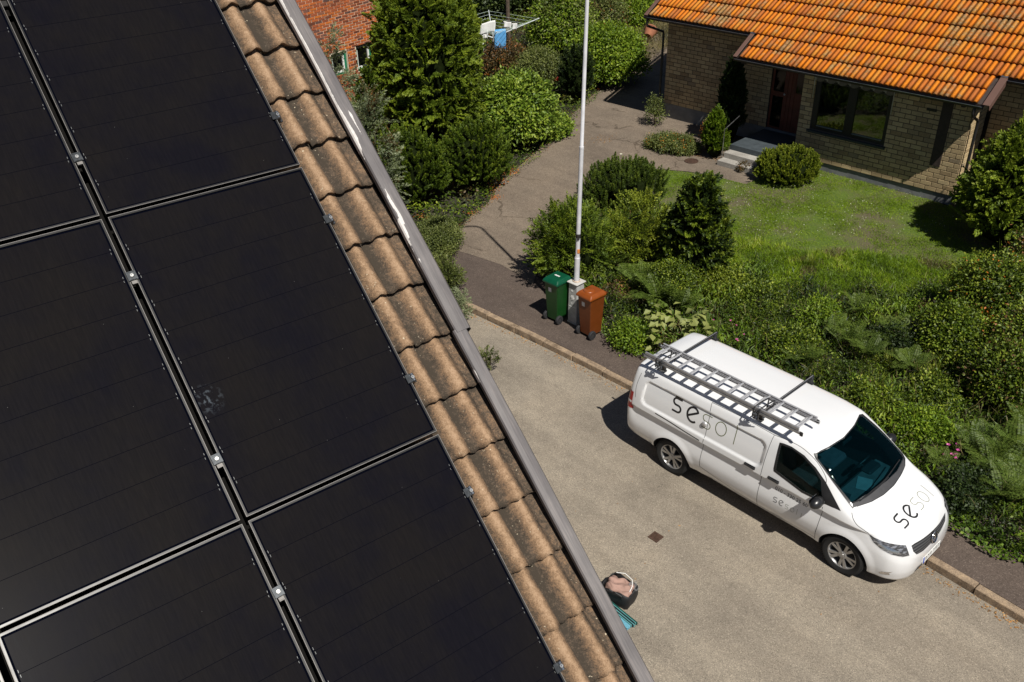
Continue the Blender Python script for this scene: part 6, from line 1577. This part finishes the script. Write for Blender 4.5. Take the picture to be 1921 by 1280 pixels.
# climbing roses, lilies: few large flowers
def flowers(pts, mat, name, label, r, cat, hgt, grp=None, per=7):
    lst = []
    for i, (px, py) in enumerate(pts):
        g = ag(px, py+6, 0); d = ray(px, py); y = g[1]-hgt*.9; x = d[0]/d[1]*y; z = above(px, py, x, y); C = np.tile([0, 0, 0.], (per, 1)); a = np.arange(per)*2*math.pi/per
        D = np.stack([np.cos(a), np.sin(a), np.full(per, .55)], 1); V, F = leafquads(C, D, r, r*.8, .1, np.tile([0, 0, 1.], (per, 1)))
        o = empty(name, rz((x, y, gz(x, y)), 0), label[i] if isinstance(label, list) else label, cat, grp)
        fo = fastmesh('petals', V+np.array([0, 0, z-gz(x, y)]), F, rng.random(per), mat, o)
        mb = MB(); mb.tube([(0, .03, 0), (0.01, .01, (z-gz(x, y))*.6), (0, 0, z-gz(x, y))], .005, 4); mb.build('stem', LM['cover'], o)
        lst.append(o)
    return lst
flowers([(1057, 145), (1049, 152), (1060, 157)], LM['red'], 'red_rose', ['largest red rose blossom left of the dark yew', 'uppermost red rose blossom left of the dark yew', 'lowest red rose blossom left of the dark yew'], .24, 'rose', .9, 'red roses beside the yew')
flowers([(916, 142), (926, 136)], LM['orange'], 'orange_lily', ['left orange blossom at the foot of the big conifer', 'right orange blossom at the foot of the big conifer'], .2, 'flower', .4, 'orange blossoms beside the conifer')
flowers([(1371, 602), (1381, 611), (1395, 628), (1385, 640), (1382, 637), (1338, 601)], LM['pink'], 'pink_flower', ['pink blossom above the right end of the rear roof bar, upper left one', 'pink blossom nearest the right end of the rear roof bar', 'pink blossom farthest right behind the van roof', 'lower pink blossom behind the van roof, right one', 'lower pink blossom behind the van roof, left one', 'pink blossom farthest left behind the van roof'], .035, 'flower', .5, 'pink blossoms behind the van roof')
flowers([(1779, 835), (1796, 834), (1810, 827), (1797, 845), (1770, 853), (1793, 853), (1793, 860), (1786, 853)], LM['pink'], 'pink_flower', ['pink blossom at the upper left of the group by the bonnet', 'pink blossom at the top middle of the group by the bonnet', 'pink blossom nearest the ferns in the group by the bonnet', 'pink blossom on the right side of the group, second row', 'leftmost pink blossom nearest the van bonnet', 'pink blossom in the middle of the group, third row', 'lowest pink blossom of the group by the bonnet', 'lower left pink blossom of the group by the bonnet'], .04, 'flower', .5, 'pink blossoms beside the van bonnet')
flowers([(1165, 290)], LM['white'], 'white_allium', 'single round white flower above the mountain pine', .05, 'flower', .7)
# ferns, frond by frond
def frond_mesh(L, seed, mat):
    r = np.random.default_rng(seed); n = 26; t = np.linspace(.12, 1, n); z = L*(.75*t-.62*t**2.2); x = L*t*.92; C = []; D = []; Ls = []
    for k in range(n):
        pl = L*.23*math.sin(math.pi*min(1, t[k]*.86+.12))**.8+.012
        for s in (-1, 1):
            for m_ in range(3):
                f = m_/3; C.append((x[k]+f*pl*.25, s*pl*f, z[k]-f*pl*.12)); D.append((.35, s*1., -.18)); Ls.append(pl*.42)
    C, D = np.array(C), np.array(D)+r.normal(size=(len(D), 3))*.06; V, F = leafquads(C, D, np.array(Ls), L*.030, .05, np.tile([0, 0, 1.], (len(C), 1)))
    o = fastmesh('frond', V, F, np.clip(.45+r.normal(size=len(F))*.12+np.repeat(t, 6)*.25-.1, 0, 1), mat)
    return o
FR = [frond_mesh(.85, s, LM['fern']) for s in (1, 2, 3)]; used_f = [False]*3
def fern(px, py, label, n=11, sc_=1., tilt=.0, grp='ferns on the bank'):
    g = ag(px, py); e = empty('fern', rz((g[0], g[1], g[2]), random.uniform(0, 6)), label, 'fern', grp)
    for k in range(n):
        i = k % 3
        if not used_f[i]: o = FR[i]; used_f[i] = True; o.parent = e
        else: o = copyof(FR[i], e)
        a = 2*math.pi*k/n+random.uniform(-.25, .25); o.matrix_basis = Matrix.Rotation(a, 4, 'Z') @ Matrix.Rotation(-random.uniform(.1, .75), 4, 'Y') @ Matrix.Rotation(random.uniform(-.3, .3), 4, 'X') @ Matrix.Scale(sc_*random.uniform(.75, 1.1), 4)
        o.matrix_basis = Matrix.Translation((0, 0, .30)) @ o.matrix_basis
for px, py, lab, n, s in ((1232, 588, 'large fern with arching fronds right of the orange bin', 17, 1.12), (1205, 560, 'fern behind the large one, right of the orange bin', 12, .95), (1275, 600, 'fern touching the pale broad leaves behind the van', 11, .8),
        (1240, 520, 'tall fern in front of the conical conifer', 12, .9),
        (1600, 610, 'two-fronded fern alone in the middle of the bank', 7, .8), (1588, 668, 'fern in the middle of the bank behind the van roof', 12, .85), (1560, 650, 'fern left of the mid-bank one', 9, .7), (1625, 690, 'fern on the bank just above the long grass', 11, .75),
        (1665, 655, 'fern right of the mid-bank ferns', 12, .8), (1700, 715, 'fern between the long grass tufts', 11, .75), (1500, 700, 'fern just above the front roof bar', 10, .7), (1755, 900, 'small fern beside the tip of the van bonnet', 9, .6), (1155, 520, 'fern between the lamp post and the yellow green bush', 11, .7), (1320, 640, 'small fern behind the rear roof bar', 8, .55),
        (1855, 905, 'fern nearest the van bonnet at the right', 15, .95), (1895, 880, 'fern at the right edge above the pavement', 14, .95), (1870, 960, 'fern hanging over the dark pavement', 13, .85), (1905, 950, 'lowest fern at the right picture edge', 13, .85), (1830, 870, 'fern beside the pink blossoms', 12, .85), (1915, 835, 'uppermost fern at the right picture edge', 10, .8)):
    fern(px, py, lab, n, s*(.95 if px < 1500 else .85))
# pale broad leaves behind the van
g = ag(1268, 650); e = empty('hosta', rz((g[0], g[1], g[2]), 0), 'plant with pale yellow green broad leaves behind the rear of the van', 'hosta')
V, F = leafquads(np.zeros((1, 3)), np.array([[1., 0, .3]]), .20, .15, .3, np.array([[0, 0, 1.]])); src = None
for k in range(110):
    if src is None: src = o = fastmesh('leaf', V, F, [.9], leafmat('hosta_leaf', G((0, (.16, .20, .05)), (1, (.24, .27, .09))), .5, .3), e)
    else: o = copyof(src, e)
    o.matrix_basis = Matrix.Translation((random.uniform(-.6, .6), random.uniform(-.45, .45), random.uniform(.25, .75))) @ Matrix.Rotation(random.uniform(0, 6.3), 4, 'Z') @ Matrix.Rotation(random.uniform(-.1, .7), 4, 'Y')
# ---------------------------------------------------------------- ground cover, grass, litter (nobody could count these)
def inpoly(P, x, y):
    r = np.zeros(len(x), bool); n = len(P)
    for i in range(n):
        a, b = P[i], P[i-1]; c = ((a[1] > y) != (b[1] > y)); xx = (b[0]-a[0])*(y-a[1])/(b[1]-a[1]+1e-12)+a[0]; r ^= c & (x < xx)
    return r
def sample(P, n, r):
    P = np.array(P); lo, hi = P.min(0), P.max(0); x = r.uniform(lo[0], hi[0], n*4); y = r.uniform(lo[1], hi[1], n*4); k = inpoly(P, x, y); return x[k][:n], y[k][:n]
def gzv(x, y): return .12+.015*np.maximum(0, (x-2.35)*KN[0]+(y-14.52)*KN[1])
def cover(name, poly, dens, mats, hmax, L, Wd, seed, fs=1.2, upb=.6, hmin=.03, sel=None, flatk=.5, label=None, spots=.0, pw=1., holes=0.):
    r = np.random.default_rng(seed); P = np.array(poly); A = .5*abs(np.dot(P[:, 0], np.roll(P[:, 1], 1))-np.dot(P[:, 1], np.roll(P[:, 0], 1)))
    x, y = sample(P, int(A*dens), r); n1 = vnoise(x*fs, y*fs, seed); n2 = vnoise(x*fs*3.1, y*fs*3.1, seed+1); n3 = vnoise(x*fs*8, y*fs*8, seed+2)
    if holes:
        hv = vnoise(x*1.15+3.3, y*1.15+1.7, seed+20)*.65+vnoise(x*3.3, y*3.3, seed+21)*.35; kp = (hv > holes) | (r.random(len(x)) < .22); x, y, n1, n2, n3 = x[kp], y[kp], n1[kp], n2[kp], n3[kp]
    H = hmin+hmax*(.5*n1+.3*n2+.2*n3)**pw; z = gzv(x, y)+H*r.uniform(.45, 1, len(x))
    N = len(x); C = np.stack([x, y, z], 1); D = r.normal(size=(N, 3))*np.array([1, 1, flatk])+np.array([0, 0, upb]); V, F = leafquads(C, D, L*r.uniform(.6, 1.3, N), Wd*r.uniform(.7, 1.2, N), .1, np.tile([0, 0, 1.], (N, 1)))
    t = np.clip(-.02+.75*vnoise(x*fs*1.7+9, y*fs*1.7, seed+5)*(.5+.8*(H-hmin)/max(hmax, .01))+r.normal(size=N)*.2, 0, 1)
    mi = None
    if len(mats) > 1:
        s1 = vnoise(x*.9+31, y*.9+7, seed+9)*.7+vnoise(x*3, y*3, seed+8)*.3; mi = np.zeros(N, int)
        for k in range(1, len(mats)): mi[(s1 > .5+.09*k) & (r.random(N) < .75)] = k
    o = fastmesh(name, V, F, t, mats, None, mi); return tag(o, kind='stuff')
K0 = lambda pts: [tuple(ag(*p)[:2]) for p in pts]
bank = K0([(1005, 508), (1030, 470), (1090, 420), (1100, 380), (1240, 400), (1260, 440), (1330, 462), (1372, 515), (1420, 508), (1450, 552), (1520, 548), (1570, 582), (1620, 552), (1690, 575), (1730, 545), (1800, 560), (1870, 505), (1960, 480), (2060, 470), (2060, 1100), (1921, 1050), (1860, 1030), (1820, 1000), (1770, 962), (1700, 905), (1560, 815), (1400, 730), (1290, 690), (1200, 665), (1150, 640), (1125, 610), (1090, 575), (1030, 540)])
cover('ground_cover', bank, 2500, [LM['cover'], LM['bright'], LM['heather']], .80, .052, .030, 70, fs=1.7, pw=1.5, holes=.40)
cover('tall_weeds', bank, 420, [LM['bright'], LM['fern'], LM['dark']], .75, .15, .032, 170, fs=1.1, upb=1.2, hmin=.12, pw=1.8, flatk=.3, holes=.36)
cover('dry_stalks', bank, 60, [LM['dry'], LM['greygreen']], .7, .30, .008, 171, fs=1.3, upb=1.8, hmin=.1, flatk=.3)
edge = K0([(1760, 930), (1800, 960), (1850, 1000), (1921, 1030), (1990, 1060), (1990, 1100), (1921, 1062), (1860, 1048), (1800, 1012), (1760, 975), (1740, 945)])
cover('creeping_ivy', edge, 900, [LM['ivy']], .10, .07, .055, 71, upb=.9)
edge2 = K0([(1125, 600), (1165, 640), (1230, 668), (1238, 690), (1190, 672), (1150, 658), (1128, 632), (1112, 610)])
cover('edge_weeds', edge2, 1600, [LM['bright']], .22, .05, .03, 72, upb=.9)
heath = K0([(1310, 600), (1400, 585), (1500, 600), (1560, 640), (1500, 665), (1400, 650), (1330, 640)])
cover('reddish_ground_cover', heath, 900, [LM['heather'], LM['greygreen']], .42, .04, .022, 73, hmin=.12)
left = K0([(840, 452), (862, 428), (885, 405), (915, 382), (930, 352), (968, 318), (1000, 290), (1030, 262), (1062, 228), (1092, 196), (1120, 172), (1165, 140), (1190, 118), (1200, 80), (1240, 0), (1400, -40), (700, -60), (560, 40), (640, 250), (760, 440), (800, 470)])
cover('garden_undergrowth', left, 190, [LM['cover'], LM['greygreen'], LM['bronze']], .55, .11, .06, 74, fs=.8)
leftedge = K0([(836, 470), (865, 436), (905, 402), (930, 370), (975, 330), (1012, 298), (1050, 258), (1088, 215), (1130, 176), (1175, 145), (1150, 140), (1085, 190), (1020, 255), (960, 310), (915, 350), (890, 385), (850, 420), (815, 455)])
cover('ivy_edge', leftedge, 700, [LM['ivy'], LM['greygreen'], LM['orange']], .20, .06, .042, 75)
cover('dry_grass', K0([(1150, 118), (1175, 60), (1235, 20), (1300, 0), (1290, 60), (1245, 110), (1200, 130)]), 420, [LM['dry']], .5, .30, .012, 76, upb=1.6, flatk=.2)
# grass blades of the lawn
r = np.random.default_rng(77); x, y = sample(lawn_xy, 125000, r); patchy = vnoise(x*1.3, y*1.3, 5)*.6+vnoise(x*4, y*4, 6)*.4; keep = r.random(len(x)) < np.clip(1.5-patchy*1.9, .12, 1); x, y, patchy = x[keep], y[keep], patchy[keep]; N = len(x)
z = gzv(x, y)+.010; D = r.normal(size=(N, 3))*np.array([.55, .55, 0])+np.array([0, 0, 1]); V, F = leafquads(np.stack([x, y, z], 1), D, r.uniform(.03, .075, N)*(1.25-patchy*.6), r.uniform(.008, .014, N), .2)
tag(fastmesh('lawn_grass', V, F, np.clip(.2+.55*patchy+r.normal(size=N)*.16, 0, 1), LM['grass']), kind='stuff')
x, y = sample(lawn_xy, 900, r); k = vnoise(x*.9, y*.9, 12) > .42; x, y = x[k], y[k]; N = len(x); a = r.uniform(0, 6.3, N); V, F = leafquads(np.stack([x, y, gzv(x, y)+.06], 1), np.stack([np.cos(a), np.sin(a), .1*np.ones(N)], 1), .022, .020, 0, np.tile([0, 0, 1.], (N, 1)))
tag(fastmesh('daisies', V, F, r.random(N), LM['white']), kind='stuff')
rough = K0([(1330, 440), (1500, 480), (1600, 478), (1800, 505), (1820, 580), (1690, 610), (1570, 620), (1450, 600), (1370, 560), (1320, 500)])
cover('rough_grass', rough, 2400, [LM['grass'], LM['dry']], .22, .16, .011, 175, fs=1.6, upb=1.3, hmin=.0, flatk=.3)
# long arching grass tufts
def tuft(px, py, label, n=90, L=.6, mat=None, w=.014, spread=.6):
    g = ag(px, py); C = []; V = []; F = []; r = np.random.default_rng(int(px)); T = []
    for k in range(n):
        a = r.uniform(0, 6.3); u = np.array([math.cos(a), math.sin(a), 0]); s = np.array([-u[1], u[0], 0]); l = L*r.uniform(.6, 1.1); sp = spread*r.uniform(.3, 1.2); b = len(V); c0 = r.normal(size=3)*np.array([.06, .06, 0])
        for j in range(5):
            t = j/4; p = c0+u*l*sp*t**1.3+np.array([0, 0, 1])*l*(.95*t-.55*sp*t*t); ww = w*(1-t*.9); V += [p+s*ww/2, p-s*ww/2]
        F += [(b+2*j, b+2*j+1, b+2*j+3, b+2*j+2) for j in range(4)]; T += [r.uniform(.2, .9)]*4
    e = empty('grass_tuft', rz((g[0], g[1], g[2]), 0), label, 'grass', 'arching grass tufts on the bank'); tag(fastmesh('blades', V, F, T, mat or LM['yellowg'], e), kind='stuff')
for px, py, lab in ((1548, 722, 'tuft of long grass behind the front roof bar of the van'), (1640, 738, 'tuft of long grass above the windscreen'), (1700, 770, 'tuft of long grass right of the windscreen'), (1662, 700, 'upper tuft of long grass on the bank'), (1745, 720, 'tuft of long grass beside the bramble thicket'), (1520, 505, 'tuft of long grass at the lower lawn edge'), (1725, 800, 'lowest tuft of long grass beside the ferns'), (1000, 170, 'tuft of tall grass below the red roses')):
    tuft(px, py, lab)
# fallen leaves and seeds gathered along the kerb, the driveway edge and the steps
def litter(pairs, n, seed, w=.08, zoff=.012, base=None):
    r = np.random.default_rng(seed); V = []; pts = []
    for (a, b), k in pairs:
        t = r.random(k); p = np.outer(1-t, a)+np.outer(t, b); p += r.normal(size=(k, 2))*w; pts.append(p)
    p = np.vstack(pts); N = len(p); z = (gzv(p[:, 0], p[:, 1]) if base is None else np.full(N, base))+zoff; a = r.uniform(0, 6.3, N)
    V, F = leafquads(np.stack([p[:, 0], p[:, 1], z], 1), np.stack([np.cos(a), np.sin(a), r.uniform(-.1, .3, N)], 1), r.uniform(.015, .045, N), r.uniform(.01, .03, N), 0, np.tile([0, 0, 1.], (N, 1)))
    return tag(fastmesh('fallen_leaves', V, F, r.random(N), LM['litter']), kind='stuff')
pr_ = []
dlw = [ag(*q)[:2] for q in drv_l]
for a, b in zip(dlw[:-1], dlw[1:]): pr_.append(((a, b), 90))
w1 = [ag(*q)[:2] for q in ((1215, 250), (1250, 275), (1300, 292), (1345, 300), (1372, 306))]
for a, b in zip(w1[:-1], w1[1:]): pr_.append(((a, b), 90))
litter(pr_, 0, 80)
for cx_, cy__, n_, w_ in ((950, 322, 260, .16), (928, 372, 120, .10), (790, 408, 120, .12), (880, 402, 60, .08), (1130, 262, 120, .2), (1010, 276, 120, .2)):
    g = ag(cx_, cy__)[:2]; o = litter([((g, g+.05), n_)], 0, cx_, w_, .02); o.name = 'orange_moss'; o.data.materials.clear(); o.data.materials.append(LM['orange'] if cx_ < 1000 else LM['litter'])
kr = [np.array([p.x-.10*.7, p.y-.10*.7]) for p in kl]
litter([((kr[i], kr[i+1]), 150) for i in range(1, 6)], 0, 81, .05, .006, 0.0)
x, y = r.uniform(-1, 8, 90), r.uniform(6, 16, 90); litter([((np.array([-1., 8.]), np.array([6., 12.])), 14), ((np.array([1., 13.]), np.array([6., 8.])), 14)], 0, 82, .9, .006, 0.0)
